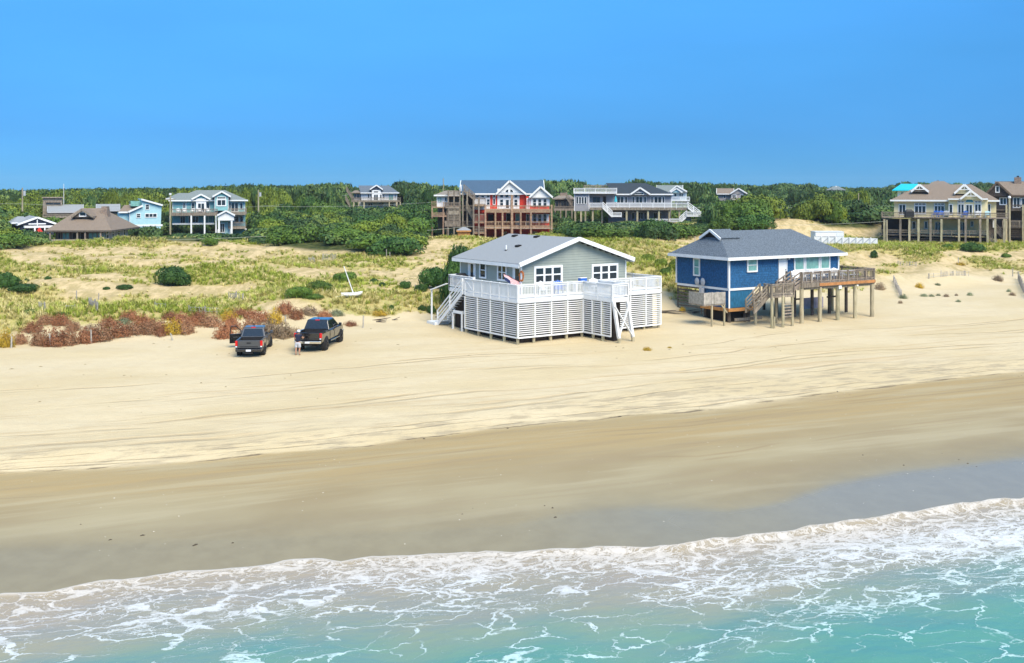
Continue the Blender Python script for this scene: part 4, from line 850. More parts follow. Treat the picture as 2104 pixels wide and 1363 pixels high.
f_ = far('plank_fence', 'low orange plank fence left of the plank shed', 926, 178, (912, 940, 490), 'fence')
for k in range(13): f_.deck(912.5+k*2.12, 914.4+k*2.12, 489+rnd.uniform(-.4, .4), 500+k*.2, 0, .05, WOOD_N, 'plank')
f_.deck(912, 940, 494, 495.2, .06, .05, WOOD, 'rail')
# ---- long grey house with white railings
L = far('long_grey_house', 'long grey house with dark roof and white railed decks', 1300, 205, (1178, 1440, 456))
L.wall(1246, 1380, 399, 428, 0, 11, GREY_S); L.wall(1180, 1210, 397, 434, -2, 10, GREY_S, 'block_wall'); L.wall(1210.3, 1266, 397, 428, -.6, 9, GREY_S, 'block_wall'); L.wall(1250, 1379, 432, 462, .8, 9, GREY_S, 'lower_wall')
L.hip(1262, 1383, 400, 1244, 1326, 376.5, -.8, 13, ROOF_DK); L.gable(1315, 386.7, 1295.5, 1336, 400.3, -1.0, 6, ROOF_DK, GREY_S, .35)
L.deck(1178.5, 1267, 396, 398.2, -2.5, 9, WHITE, 'roof_deck'); L.rail(1179, 1267, 386.7, 396, -2.4, WHITE, .12, 2.2, 3)
L.rail(1200, 1250, 380.5, 386.5, 5, WOOD, .2, 2.5)
for px in (1180.3, 1210, 1379.6): L.deck(px-.7, px+.7, 399, 434 if px < 1300 else 428, -2.04 if px < 1300 else -.04, .03, WHITE, 'corner_trim')
for k in range(4): L.win(1184.3+k*5.6, 1188+k*5.6, 405.5, 419, -2, fw=.07)
L.win(1219, 1232, 406, 416.5, -.6, 2, 2, fr=WOOD_D); L.win(1239, 1245, 404, 421, -.6, fr=WOOD, gl=DARK)
for a_, b_, n_ in ((1262, 1266, 1), (1268, 1281, 2), (1284.5, 1288.5, 1), (1299.5, 1303, 1), (1307, 1319.5, 2), (1323.5, 1327.5, 1), (1338, 1341.5, 1), (1345, 1358.5, 2), (1361.5, 1365, 1)): L.win(a_, b_, 405, 417.5, 0, n_, 1)
L.win(1305, 1322, 396.8, 399.8, -1.0, name='arched_window', fw=.08)
L.deck(1212, 1414, 427, 432.3, -3.4, 3.35, WOOD); L.rail(1212, 1238, 417, 427, -3.35, WHITE, .12, 2.2); L.rail(1246, 1414, 416.6, 427, -3.35, WHITE, .12, 2.2, 2)
L.stair((1239, 426), (1258, 444), -3.6, -1.4, WHITE, True, WOOD); L.deck(1258, 1277, 444, 446, -5, 1.6, WHITE, 'landing'); L.rail(1258, 1277, 436.5, 444, -4.95, WHITE, .12, 1.5)
L.stair((1413, 426), (1436, 443), -3.2, -1.4, WHITE, True, WOOD); L.deck(1411, 1440, 443, 445.5, -4.8, 1.8, WHITE, 'landing'); L.rail(1411, 1440, 435, 443, -4.75, WHITE, .12, 1.5, 3); L.stair((1411, 444), (1397, 457), -4.6, 1.2, WHITE, True, WOOD)
L.rail(1376, 1397, 449.5, 457, -4.5, WHITE, .12, 1.5); L.wall(1410, 1420, 446, 470, -3.6, 1.5, GREY_S, 'under_stair_wall')
L.rail(1333, 1376, 450, 457, -3.0, WHITE, .12, 1.5); L.deck(1250, 1398, 457, 459, -3.4, 3.9, WOOD, 'lower_deck')
for px in (1182, 1194, 1203, 1218, 1237, 1287.6, 1309.6, 1331.5, 1354, 1375.4, 1396, 1411): L.post(px, 432, -3.0 if px > 1205 else -1.8, WOOD_P, .16)
for a_, b_, n_ in ((1298.5, 1304, 1), (1312, 1321, 2), (1324, 1328, 1), (1281, 1285, 1), (1343, 1350, 1), (1356, 1359, 1)): L.win(a_, b_, 437.5, 450, .8, n_, 1)
wx, wy = L.world(L.X(1265, -3), -3); um = empty('deck_umbrella', (wx, wy, L.rz+L.Z(427, -3)), 0, 'folded turquoise umbrella on the long grey house deck', 'umbrella')
MB().cyl((0, 0, 0), (0, 0, 1.6), .04, .04, 8).build('pole', WOOD, um); MB().cyl((0, 0, 1.1), (0, 0, 2.2), .34, .06, 10).build('canopy', mat('turquoise_cloth', (.04, .42, .5), .8), um)
# ---- pale house behind it
P = far('pale_blue_house', 'pale grey blue gabled house behind the long grey house', 1390, 245, (1376, 1420, 412))
P.wall(1374, 1411, 394, 414, 0, 9, mat('pale_blue_siding', (.50, .58, .62), .7, .05, 2)); gable_x(P.root, P.X(1352), P.X(1400), -.5, 9, P.Z(395, 0), 4.5, P.Z(382, 4.5), ROOF_GG, None, WHITE); P.gable(1390.5, 382.6, 1376, 1411.5, 394.5, -.6, 6, ROOF_GG, WHITE, .3); P.gable(1390, 388, 1378, 1402, 396, -1.4, 2, ROOF_GG, LTBLUE, .2)
P.win(1385.5, 1390, 397.5, 404, 0); P.win(1396, 1403, 397.5, 404, 0, 2); P.deck(1379, 1417, 412, 414, -2, 2, WHITE); P.rail(1379, 1417, 404.5, 412, -1.95, WHITE, .14, 2)
# ---- pale yellow house with brown hip roof
Yh = far('yellow_house', 'pale yellow house with brown hip roof above two timber decks', 1940, 166, (1804, 2072, 496)); y_ = Yh
y_.wall(1837, 2047, 411, 447, 0, 12, YELLOW); y_.wall(1949, 2029.5, 408.5, 447, -1.2, 2, YELLOW, 'bay_wall'); y_.wall(1871, 2029, 449.5, 483, 1.0, 9, YELLOW, 'lower_wall'); y_.wall(1811, 1871, 450, 486, 4, 3, DARK, 'deck_shade_fill')  # last slab is near-black, painted shade below the upper deck
y_.hip(1829.5, 2053.5, 412.6, 1893, 1996, 379.3, -.9, 14, ROOF_BR)
def gablet(H, ax_, ay_, pa, pb, yb, dy, dep, wm): return H.gable(ax_, ay_, pa, pb, yb, dy, dep, ROOF_BR, wm, .2, WHITE)
gablet(y_, 1889, 380.3, 1872, 1908, 395, 1.6, 4, ROOF_BR); gablet(y_, 1981.5, 380.3, 1961, 2001, 398.5, 1.0, 4, YELLOW)
y_.gable(1994.8, 393, 1973, 2018, 410.3, -1.7, 5, ROOF_BR, YELLOW, .3); y_.deck(1948, 1974, 408.2, 411, -1.9, .9, WHITE, 'fascia'); y_.deck(2017.5, 2030, 408.2, 411, -1.9, .9, WHITE, 'fascia')
for (ax_, ay_, d_) in ((1889, 383.5, 1.32), (1981.5, 384, .72), (1994.8, 397, -2.06)):     # white fretwork in the gable peaks
    xx, zz = y_.f(ax_, ay_, d_); b = MB(); b.bar((xx, d_-.03, zz+.25), (xx, d_-.03, zz-.55), .06, .08, (1, 0, 0)); b.bar((xx-.75, d_-.03, zz-.45), (xx+.75, d_-.03, zz-.45), .06, .12); b.build('gable_fretwork', WHITE, y_.root)
for pa, pb, ya, yb, dy, n_ in ((1848, 1860, 421.5, 440, 0, 2), (1880, 1901.5, 424, 439, 0, 3), (1880, 1901.5, 418.5, 421, 0, 3), (1920.5, 1939.5, 424, 439, 0, 3), (1920.5, 1939.5, 418.5, 421, 0, 3), (1951, 1956.5, 421, 440, -1.2, 1), (1969, 1980, 420.5, 441, -1.2, 2), (1969, 1980, 414, 416.3, -1.2, 2), (1985.5, 1997, 421.5, 441, -1.2, 2), (2003.5, 2015, 420.5, 441, -1.2, 2), (2003.5, 2015, 414, 416.3, -1.2, 2), (2025.5, 2034.5, 420.5, 438, -1.2 if False else 0, 2)):
    y_.win(pa, pb, ya, yb, dy, n_, 1, fw=.11)
xc, zc = y_.f(1992, 416, -1.2); rr = .52; wq = MB().poly([(xc+rr*1.15*math.cos(t), -1.27, zc+rr*1.15*math.sin(t)) for t in [R(18*k) for k in range(11)]], (0, .06, 0)).build('window', WHITE, y_.root); MB().poly([(xc+rr*math.cos(t), -1.285, zc+.03+rr*math.sin(t)) for t in [R(18*k) for k in range(11)]], (0, .012, 0)).build('pane', mat('blue_glass', (.06, .25, .33), .1), wq)
y_.deck(1811.6, 2072.6, 446, 450.3, -3.6, 3.5, WOOD); y_.rail(1811.6, 2072.6, 435.7, 446, -3.55, WOOD, .15, 2.6, 3); y_.deck(1811.6, 2072.6, 450.6, 452.5, -3.4, .3, WOOD_D, 'beam')
y_.deck(1806, 2029, 482, 487, -3.4, 4.4, WOOD_D, 'lower_deck'); y_.rail(1812, 2029, 471.5, 482, -3.35, WOOD, .16, 2.6)
for px in (1817, 1850, 1868.5, 1887.3, 1912, 1934.5, 1970.5, 1984, 2014, 2029, 2045, 2063.5): y_.post(px, 450.4, -3.48, WOOD_P if px % 2 else WOOD, .15)
for pa, pb, ya, yb in ((1875, 1881, 456, 470), (1900, 1905.5, 456, 470), (1922, 1932.5, 457, 478), (1972.5, 1981, 457, 480), (1995, 1999.5, 455, 465.5)): y_.win(pa, pb, ya, yb, 1.0, 2 if pb-pa > 8 else 1, 1, fw=.1)
for k in range(4): y_.deck(1806, 1965, 490+k*3.6, 491+k*3.6, -3.0, .06, WOOD_D, 'lower_rail')
y_.wall(1808, 2030, 488, 506, 2, 6, DARK, 'house_shade_fill'); y_.stair((2030, 486), (2048, 505), -3.3, 1.3, WOOD); y_.stair((2046, 472), (2064, 492), -3.0, 1.0, WOOD)  # the near-black slab stands in for shade beneath the house
y_.wall(2029, 2047, 452, 484, 2, 5, WOOD_D, 'stair_wall'); y_.win(2041, 2045, 453, 467, 1.9, gl=WHITE)
lp = House('lamp_post', 'tall wooden post with a white globe lamp beside the yellow house', 'lamp', (2074-CX)*162/F, 162); x, z1 = lp.f(2074, 409, 0); MB().cyl((0, 0, -.5), (0, 0, z1), .17, .14, 10).build('post', WOOD_P, lp.root); MB().loft([[(r_*math.cos(t), r_*math.sin(t), z1+h_) for t in [i*math.pi/4 for i in range(8)]] for r_, h_ in ((.1, 0), (.22, .1), (.26, .25), (.16, .4), (.02, .46))]).build('globe', WHITE, lp.root, True)
gc = House('grill_cover', 'dark covered grill on the yellow house deck', 'grill', (1868-CX)*164.4/F, 164.4, 0, 13-(446-HZ)*164.4/F); MB().loft([[(-.7, -.3, 0), (.7, -.3, 0), (.7, .3, 0), (-.7, .3, 0)], [(-.65, -.28, .85), (.65, -.28, .85), (.65, .28, .85), (-.65, .28, .85)], [(-.35, -.15, 1.15), (.35, -.15, 1.15), (.35, .15, 1.15), (-.35, .15, 1.15)]]).build('cover', BLK, gc.root, bevel=.05)
for k, (px, mm, cl_) in enumerate(((1921, BLUEC, 'faded blue'), (1934, BLUEC, 'faded blue'), (1944, GM, 'grey'), (1982, BLUEC, 'blue'), (2009, WHITE, 'white'), (2030, LTBLUE, 'pale aqua'))):
    chair(y_.X(px, -2), -2, y_.Z(446, -2), rnd.uniform(-.4, .4), mm, cl_+' armchair on the yellow house upper deck, '+('first from the left', 'second from the left', 'third from the left', 'before the bay doors', 'right of the bay doors', 'nearest the right end')[k], 'chairs on the yellow house deck', y_)
# ---- dark shingled house at the right edge
S = far('dark_shingled_house', 'dark brown shingled house with stone chimney at the right edge', 2060, 182, (2024, 2104, 492))
S.wall(2030, 2130, 401, 492, 0, 10, BROWN_S); gable_x(S.root, S.X(2049), S.X(2140), -.6, 11, S.Z(402, -.6), 5, S.Z(374.8, 5), ROOF_BR, None, BROWN_W); S.gable(2048.7, 375.6, 2021, 2080, 404, -.8, 8, ROOF_BR, BROWN_S, .3, BROWN_W)
S.win(2047, 2052, 384, 394.5, -.8, fw=.16); S.win(2055.5, 2067, 407.5, 420, 0, 2, fw=.15); S.win(2083, 2095, 407, 426, 0, 2, fw=.15); S.win(2100, 2112, 408, 424, 0, 2, fw=.15)
S.deck(2046, 2130, 431, 434, -2.5, 2.45, WOOD_D); S.rail(2076, 2130, 421, 431, -2.45, WOOD_D, .15, 2.2); S.deck(2046, 2130, 467, 470, -2.5, 2.45, WOOD_D); S.rail(2060, 2130, 453, 467, -2.45, WOOD, .15, 2.2)
for px in (2068, 2102): S.post(px, 421, -2.55, WOOD_P, .14)
for k in range(4): S.deck(2060, 2130, 474+k*4, 476+k*4, -2.5, .06, WOOD_D, 'board')
S.wall(2084, 2098.5, 364.5, 380, 4, 1.4, STONE, 'chimney'); S.wall(2089, 2094, 361.5, 364.3, 4.4, .5, BLK, 'chimney_cap')
# ---- turquoise roofed house and far roofs
Q = far('turquoise_roof_house', 'white house with bright turquoise metal roof behind the yellow house', 1862, 260, (1832, 1895, 412)); Q.wall(1844, 1885, 391, 412, 0, 9, WHITE); Q.hip(1833.5, 1895, 391.5, 1852, 1886, 378, -1.4, 12, ROOF_TQ, ROOF_TQ); Q.win(1852, 1856, 395, 400, 0, 2); Q.win(1866, 1870, 395, 400, 0, 2)
Q = far('brown_roof_house', 'brown hip roof peeking over the yellow house ridge', 1930, 300, (1904, 1955, 385)); Q.wall(1908, 1952, 384, 402, 0, 10, TAUPE); Q.hip(1900, 1960, 384.5, 1920, 1940, 372.5, -1, 12, ROOF_BR, TAUPE); Q.wall(1925, 1929, 371, 376, 5, 1, STONE, 'chimney')
Q = far('taupe_house', 'small taupe gabled house with white trim amid the thicket', 1505, 265, (1472, 1537, 411)); Q.wall(1475, 1502, 398, 413, .3, 8, TAUPE); Q.wall(1502, 1533, 398, 413, -1, 8, TAUPE, 'front_wall'); gable_x(Q.root, Q.X(1475), Q.X(1505), -.4, 8, Q.Z(398.7, 0), 4, Q.Z(388.5, 4), ROOF_BR, None, WHITE); Q.gable(1517.5, 388, 1500.5, 1535.5, 398.7, -1.2, 8, ROOF_BR, TAUPE, .3)
for px in (1508, 1524.5): Q.win(px-3, px+3.5, 401, 410, -1, 2, fw=.18)
Q.win(1487, 1490, 400, 408, .3); Q.deck(1500, 1540, 410.5, 412, -2.6, 1.5, WOOD); Q.rail(1500, 1540, 407.5, 410.5, -2.55, WOOD, .15, 2)
Q = far('grey_hip_roof_house', 'grey hip roof rising from the distant thicket on the right', 1718, 350, (1697, 1738, 391)); Q.wall(1701, 1734, 390, 398, 0, 9, WHITE); Q.hip(1697, 1738, 391, 1713, 1722, 383, -.8, 12, ROOF_GG, ROOF_GG); Q.wall(1716.5, 1719.5, 382.5, 387, 4, 1, WHITE, 'chimney')
Q = far('white_gable_house', 'tiny white gabled house far off over the trees', 1604, 420, (1590, 1616, 391)); Q.wall(1591, 1612, 389, 396, 0, 9, WHITE); Q.gable(1605, 382.5, 1590, 1616, 389.5, -.8, 10, ROOF_LG, WHITE, .4)
# ---- white and grey house on the wooded rise
K = far('white_dormer_house', 'white house with grey roof and one gabled dormer in the thicket', 775, 285, (708, 825, 426)); K.wall(742, 816, 396, 413, 0, 10, WHITE); K.wall(738, 817, 413.5, 440, .8, 9, WHITE, 'lower_wall'); K.wall(727, 742, 397, 413, 1, 8, TAUPE, 'porch_wall')
x0, x1 = K.X(734, 5), K.X(806, 5); K.hip(741, 820, 397, 736, 799, 381.5, -.9, 12, ROOF_DG); K.gable(773.5, 381.3, 760, 786.5, 390.2, -1.0, 5, ROOF_DG, NAVY, .3); K.wall(764, 783, 389.5, 413, -.9, .8, WHITE, 'dormer_wall'); K.win(768, 777, 393.5, 396.5, -.9, 1, fw=.2)
for a_, b_ in ((756, 758.5), (762, 764), (781, 784), (787.5, 789.5), (811.5, 813)): K.win(a_, b_, 400, 408, 0 if not 763 < a_ < 783 else -.9, fw=.15)
K.win(768.5, 776.5, 400.5, 412, -.9, 2, fw=.15); K.win(799, 807.5, 400, 411, 0, 2, gl=GLASS_G, fw=.15); K.win(728, 731, 399, 407, 1, fr=TAUPE); K.win(734, 738, 399, 407, 1, fr=TAUPE)
K.hip(722, 744, 396.5, 729, 741, 391.5, -.2, 8, WOOD, WOOD); K.deck(722, 823, 412.5, 415.5, -2.6, 2.5, WOOD); K.rail(722, 823, 406.3, 412.5, -2.55, WOOD, .16, 2.5, 3)
for px in (727, 737, 748, 800, 815, 822.5): K.post(px, 415.5, -2.5, WOOD_P, .16)
for a_ in (757, 779, 800): K.win(a_, a_+8, 418, 424, .8, 2, fw=.1)
K.stair((712, 391), (726, 412), -2.4, 1.2, WOOD); K.stair((710, 409), (719, 425), -2.8, 1.2, WOOD)
# ---- brown roofed cottage, left
C = far('brown_roofed_cottage', 'low cottage under a big brown hip roof with stone chimney', 155, 158, (94, 282, 499), rz=4); C.wall(114, 214, 474, 499, .5, 12, BROWN_W)
x0, ze = C.f(92, 475.8, -1); x1, _ = C.f(220, 475.8, -1); y1 = 14; xr0, zr = C.f(168, 428, 6); xr1, _ = C.f(206, 428, 6); hip(C.root, x0, x1+.6, -1, y1, ze, xr0, xr1+.2, 6, zr, ROOF_BR, WOOD_D)
C.gable(169.7, 431.5, 148.5, 193, 447, 2.2, 4, ROOF_BR, ROOF_BR, .3, WOOD); C.win(164.5, 175.5, 437, 443.5, 2.2, fw=.16)
cx0, _ = C.f(217, 430, 5); MB().loft([[(cx0-.7, 4, 2.2), (cx0+.7, 4, 2.2), (cx0+.7, 6, 2.2), (cx0-.7, 6, 2.2)], [(cx0-.5, 4.2, 4.2), (cx0+.5, 4.2, 4.2), (cx0+.5, 5.7, 4.2), (cx0-.5, 5.7, 4.2)], [(cx0-.42, 4.3, C.Z(424.5, 5)), (cx0+.42, 4.3, C.Z(424.5, 5)), (cx0+.42, 5.4, C.Z(424.5, 5)), (cx0-.42, 5.4, C.Z(424.5, 5))]]).build('chimney', STONE, C.root)
for a_, b_, gl in ((120, 124, GLASS), (129, 142, GLASS_G), (150, 156.5, GLASS), (166, 173, DARK), (182.5, 199, GLASS_G), (201, 217, GLASS_G)): C.win(a_, b_, 479, 491.5, .5, 2 if b_-a_ > 10 else 1, 1, WOOD, gl, fw=.08)
xr = C.f(214, 480, .5)[0]; MB().box(xr-.1, xr+.06, .4, 12.6, C.Z(499, .5), C.Z(475, .5)).build('side_wall', GREY_S, C.root)
for yy in (1.8, 4.5, 7.5, 10.5): window(C.root, xr+.07, yy, C.Z(491, .5), .9, 1.25, R(90), 1, 2)
for px in (103, 159, 175, 207): C.post(px, 476, -.8, WOOD, .10)
C.deck(96, 222, 494, 496, -3, 3.4, WOOD); fb_ = mat('brick_red_boards', (.25, .085, .035), .85, .3, 3, rand=.2)
for k in range(19): C.deck(114+k*5.6, 119.2+k*5.6, 494.5, 504.5, -3.1, .05, fb_ if (k*7) % 5 < 3 else WOOD, 'board')
# ---- slate gable cottage
C = far('slate_gable_cottage', 'dark slate cottage with white trimmed gable left of the brown cottage', 75, 176, (24, 116, 474), rz=30); C.wall(42, 110, 462, 483, 0, 9, NAVY); C.gable(76.5, 447.8, 35.5, 115.5, 462.3, -.3, 11, ROOF_LG, NAVY, .35)
b = MB(); xx, zz = C.f(76.5, 456, -.7); b.bar((xx-1.3, -.72, zz-.35), (xx+1.3, -.72, zz-.35), .06, .16); b.bar((xx, -.72, zz+.35), (xx, -.72, zz-.6), .06, .12, (1, 0, 0)); b.build('gable_fretwork', WHITE, C.root)
C.deck(50, 110, 465, 468, -2, 1.9, WHITE, 'porch_beam'); C.post(71.5, 468, -1.9, WHITE, .13); C.post(92, 468, -1.9, WHITE, .1); C.win(60, 66, 470, 478, 0); C.win(96, 104, 469, 478, 0)
C.hip(24, 60, 459, 36, 48, 445, 2, 9, ROOF_LG)
um = empty('red_umbrella', (*C.world(C.X(81, -2.4), -2.4), C.rz+C.Z(480, -2.4, 81)), 0, 'small red umbrella on the slate cottage porch', 'umbrella'); MB().cyl((0, 0, -.8), (0, 0, .9), .03, .03, 8).build('pole', WHITE, um); MB().cyl((0, 0, .25), (0, 0, .95), .55, .1, 10).build('canopy', mat('red_cloth', (.55, .03, .02), .8), um)
# ---- pale aqua house with mono-pitch roof
A = far('pale_aqua_house', 'pale aqua house with stepped slanting roofs and white trim', 300, 190, (244, 334, 466), rz=23)
pts = [A.f(*p, 0) for p in ((266, 470), (330, 470), (332, 424), (292, 412.5), (292, 424.5), (266, 437))]; MB().poly([(x, 0, z) for x, z in pts], (0, 8, 0)).build('wall', LTBLUE, A.root)
for (p, q), mm in ((((290, 411), (334, 423.3)), WHITE), (((263.5, 437.2), (293, 424)), ROOF_BR)):
    (xa, za), (xb, zb) = A.f(*p, 0), A.f(*q, 0); MB().poly([(xa, -.35, za), (xb, -.35, zb), (xb, -.35, zb+.2), (xa, -.35, za+.2)], (0, 9, 0)).build('roof', mm, A.root)
    MB().bar((xa, -.42, za+.1), (xb, -.42, zb+.1), .08, .3).build('rake_trim', WHITE, A.root)
A.wall(268.5, 291.5, 413.5, 424, 2, 5, GLASS_G, 'clerestory'); A.wall(245, 266, 438, 464, 1.4, 6, LTBLUE, 'side_wall')
(xa, za), (xb, zb) = A.f(243.5, 437, 1), A.f(267, 436.5, 1); (xc, zc) = A.f(292, 423.5, 4); MB().poly([(xa, .9, za), (xb, .9, zb), (xc, 4, zc), (xc-3, 4, zc)], (0, .0, .18)).build('roof', ROOF_BR, A.root); MB().box(xa, xb, .82, .9, za-.1, za+.16).build('fascia', WHITE, A.root)
A.win(299.5, 306, 421, 430, 0, 1, 2); A.win(281, 288, 440, 447, 0, 1, 2); A.win(299, 321.5, 440, 446, 0, 3, 1, fw=.12); A.deck(262, 334, 462, 465, -.05, .04, WHITE, 'skirt_trim'); A.deck(266, 267.2, 437, 466, -.05, .04, WHITE, 'corner_trim')
Q = far('weathered_grey_building', 'low weathered grey building with rooftop tower behind the cottages', 130, 214, (86, 172, 446)); Q.wall(97, 168, 434, 462, 0, 8, WOOD_D); gable_x(Q.root, Q.X(101), Q.X(168), -.5, 8, Q.Z(436, 0), 4, Q.Z(422, 4), ROOF_LG, WOOD, GM); Q.wall(88, 128, 407, 440, 3, 4, WOOD, 'tower'); Q.deck(86, 131, 405.5, 407.2, 2.6, 5, WOOD, 'tower_roof'); Q.win(95, 124, 417, 420, 3, 2, 1, WOOD_D)
Q.deck(88, 165, 445, 448, -3, 2.8, WOOD); Q.rail(88, 165, 440, 445, -2.95, WOOD, .16, 2)
Q = far('grey_ridge_house', 'light grey roof showing between brown cottage chimney and aqua house', 222, 222, (198, 244, 436)); Q.wall(200, 242, 432, 452, 0, 8, WOOD_D); gable_x(Q.root, Q.X(201), Q.X(243), -.5, 8, Q.Z(433, 0), 4, Q.Z(421, 4), ROOF_LG, WOOD, GM)
Q = far('weathered_shed_house', 'weathered timber house half hidden between red and grey houses', 1158, 222, (1138, 1180, 448)); Q.wall(1140, 1179, 408, 432, 0, 7, WOOD_D); Q.hip(1136, 1181, 409, 1150, 1172, 401, -.7, 9, WOOD, WOOD); Q.wall(1151, 1165, 396.5, 406, 3, 2, STONE, 'chimney'); Q.deck(1138, 1180, 430, 433, -2.5, 2.4, WOOD); Q.rail(1138, 1180, 424, 430, -2.45, WOOD, .16, 2)
for px in (1141, 1152, 1163, 1175): Q.post(px, 433, -2.4, WOOD, .14); Q.win(px+1, px+6, 415, 425, 0, 1, 1, WOOD)
Q.stair((1163, 404), (1176, 424), -2.0, 1.0, WOOD)
# ---- white fence and trailer beyond the blue house
Wf = far('white_panel_fence', 'white panel fence with diagonal braces behind the blue house roof', 1735, 150, (1672, 1806, 499), 'fence')
for k in range(9):
    pa = 1674+k*14.4; Wf.deck(pa+.4, pa+13.9, 487+k*.35, 501, 0, .04, WHITE, 'panel'); Wf.post(pa, 486+k*.3, -.03, WHITE, .07)
    (xa, za), (xb, zb) = Wf.f(pa+1.5, 499, -.05), Wf.f(pa+12.5, 489.5, -.05); MB().bar((xa, -.05, za), (xb, -.05, zb), .03, .07).build('brace', GM, Wf.root)
tr = House('white_trailer', 'long white box trailer parked behind the white panel fence', 'trailer', (1703-CX)*153/F, 153); tr.wall(1675, 1734, 476.5, 492, 0, 2.4, WHITE, 'body').modifiers.new('bevel', 'BEVEL').width = .08; tr.wall(1675.5, 1718, 486.5, 488, -.01, .02, DARK, 'shadow_gap'); tr.wall(1719, 1734, 479, 486, -.03, .04, WHITE2, 'door')
tr.deck(1674.5, 1734.5, 476, 476.9, -.05, 2.5, WHITE2, 'roof_edge')
for px in (1690, 1697):
    x, z = tr.f(px, 496, 0); MB().cyl((x, -.02, tr.gz(x, 0)+.33), (x, .22, tr.gz(x, 0)+.33), .33, .33, 14).build('wheel', BLK, tr.root)
# ================================================================== vegetation
def leafmat(name, c1, c2, c3=None, rough=.6, hue=.10):
    N = NT(name); g_ = N.n.new('ShaderNodeNewGeometry'); oi = N.n.new('ShaderNodeObjectInfo')
    nz = N.noise(N.n.new('ShaderNodeTexCoord').outputs['Object'], 2.2, 3)
    f = N.math('ADD', N.math('MULTIPLY', g_.outputs['Random Per Island'], .55), N.math('MULTIPLY', N.ramp(nz, .35, .65), .45))
    c = N.mix(f, c1, c2)
    if c3: c = N.mix(N.ramp(N.math('ADD', N.math('MULTIPLY', oi.outputs['Random'], .6), N.math('MULTIPLY', g_.outputs['Random Per Island'], .4)), .55, .95), c, c3)
    hs = N.n.new('ShaderNodeHueSaturation'); N.put(hs.inputs['Value'], N.ramp(oi.outputs['Random'], 0, 1, 1-hue*2, 1+hue*2)); N.l.new(c, hs.inputs['Color'])
    N.l.new(hs.outputs[0], N.p.inputs['Base Color']); N.p.inputs['Roughness'].default_value = rough; N.p.inputs['Specular IOR Level'].default_value = .25
    return N.m
LEAF = [leafmat('dark_green_leaves', (.018, .060, .012), (.065, .135, .022)), leafmat('mid_green_leaves', (.035, .085, .010), (.120, .195, .025)), leafmat('yellow_green_leaves', (.065, .115, .012), (.20, .25, .025))]
LEAF_FAR = leafmat('forest_leaves', (.022, .068, .020), (.085, .145, .034), (.14, .185, .040), .6, .17)
BARK = mat('bark', (.13, .10, .075), .9, .3, 8)
def quads(c, nrm, size, asp=1.0):
    """leaf quads: centres c, normals nrm"""
    n = len(c); r = nr.normal(size=(n, 3)); a = np.cross(nrm, r); a /= np.linalg.norm(a, axis=1)[:, None]+1e-9; b = np.cross(nrm, a); b /= np.linalg.norm(b, axis=1)[:, None]+1e-9
    s = size*(.6+.8*nr.rand(n))[:, None]
    v = np.stack([c-a*s*asp, c-b*s*.6, c+a*s*asp, c+b*s*.6], 1).reshape(-1, 3)
    return v, np.arange(4*n).reshape(-1, 4)
def mesh_np(name, v, f, m):
    me = bpy.data.meshes.new(name); me.from_pydata(v.tolist(), [], f.tolist()); me.materials.append(m); return me
def crown(name, m, n=3200, leaf=.075, lobes=9, flat=.72, lean=.15, spread=.62):
    """crown of about unit radius standing on z = 0, made of leaf faces over irregular lobes"""
    L = []
    for k in range(lobes):
        t = 2*math.pi*k/lobes*1.618+nr.rand(); r = spread*math.sqrt((k+.3)/lobes); L.append((r*math.cos(t)+lean*.3, r*math.sin(t), flat*(.30+.42*nr.rand()*(1-r*.6)), .30+.22*nr.rand()))
    per = n//lobes; C, Nn = [], []
    for x, y, z, rad in L:
        d = nr.normal(size=(per, 3)); d /= np.linalg.norm(d, axis=1)[:, None]; d[:, 2] = np.where(d[:, 2] < -.45, -d[:, 2], d[:, 2])
        p = np.array([x, y, z])+d*rad*(1+.11*nr.normal(size=(per, 1)))*np.array([1, 1, flat*1.05])
        C.append(p); Nn.append(d+.36*nr.normal(size=(per, 3)))
    C = np.concatenate(C); Nn = np.concatenate(Nn); Nn /= np.linalg.norm(Nn, axis=1)[:, None]
    keep = C[:, 2] > -.02; C = C[keep]; Nn = Nn[keep]
    v, f = quads(C, Nn, leaf)
    V, Fc = [v], [f]; o = len(v)
    for x, y, z, rad in L:               # inner mass so that the crown is not see-through everywhere
        cc = np.array([[x, y, z]])+rad*.74*np.array([[1, 0, 0], [0, 1, 0], [-1, 0, 0], [0, -1, 0], [0, 0, flat], [0, 0, -flat]])
        V.append(cc); Fc += [np.array([[o+i, o+j, o+k, o+k]]) for i, j, k in ((0, 1, 4), (1, 2, 4), (2, 3, 4), (3, 0, 4), (1, 0, 5), (2, 1, 5), (3, 2, 5), (0, 3, 5))]; o += 6
    V = np.concatenate(V); fl = []
    for a in Fc:
        for q in a.tolist(): fl.append(q[:3] if q[2] == q[3] else q)
    me = bpy.data.meshes.new(name); me.from_pydata(V.tolist(), [], fl); me.materials.append(m); return me
def trunk_mesh(name, h=.5, r=.05, nlimb=5):
    b = MB(); b.cyl((0, 0, -.15), (.03, .02, h*.5), r, r*.75, 7)
    for k in range(nlimb):
        t = k*2*math.pi/nlimb+nr.rand(); b.cyl((.03, .02, h*.42), (.45*math.cos(t), .45*math.sin(t), h*(.8+.4*nr.rand())), r*.6, r*.2, 6)
    me = bpy.data.meshes.new(name); me.from_pydata(b.v, [], b.f); me.materials.append(BARK); return me
CROWNS = {k: [crown('crown', LEAF[k], 4400, .052, 7+3*i, .62+.07*i, .2*i) for i in range(3)] for k in range(3)}
TRUNKS = [trunk_mesh('trunk', .5, .05, 5), trunk_mesh('trunk', .6, .045, 4)]
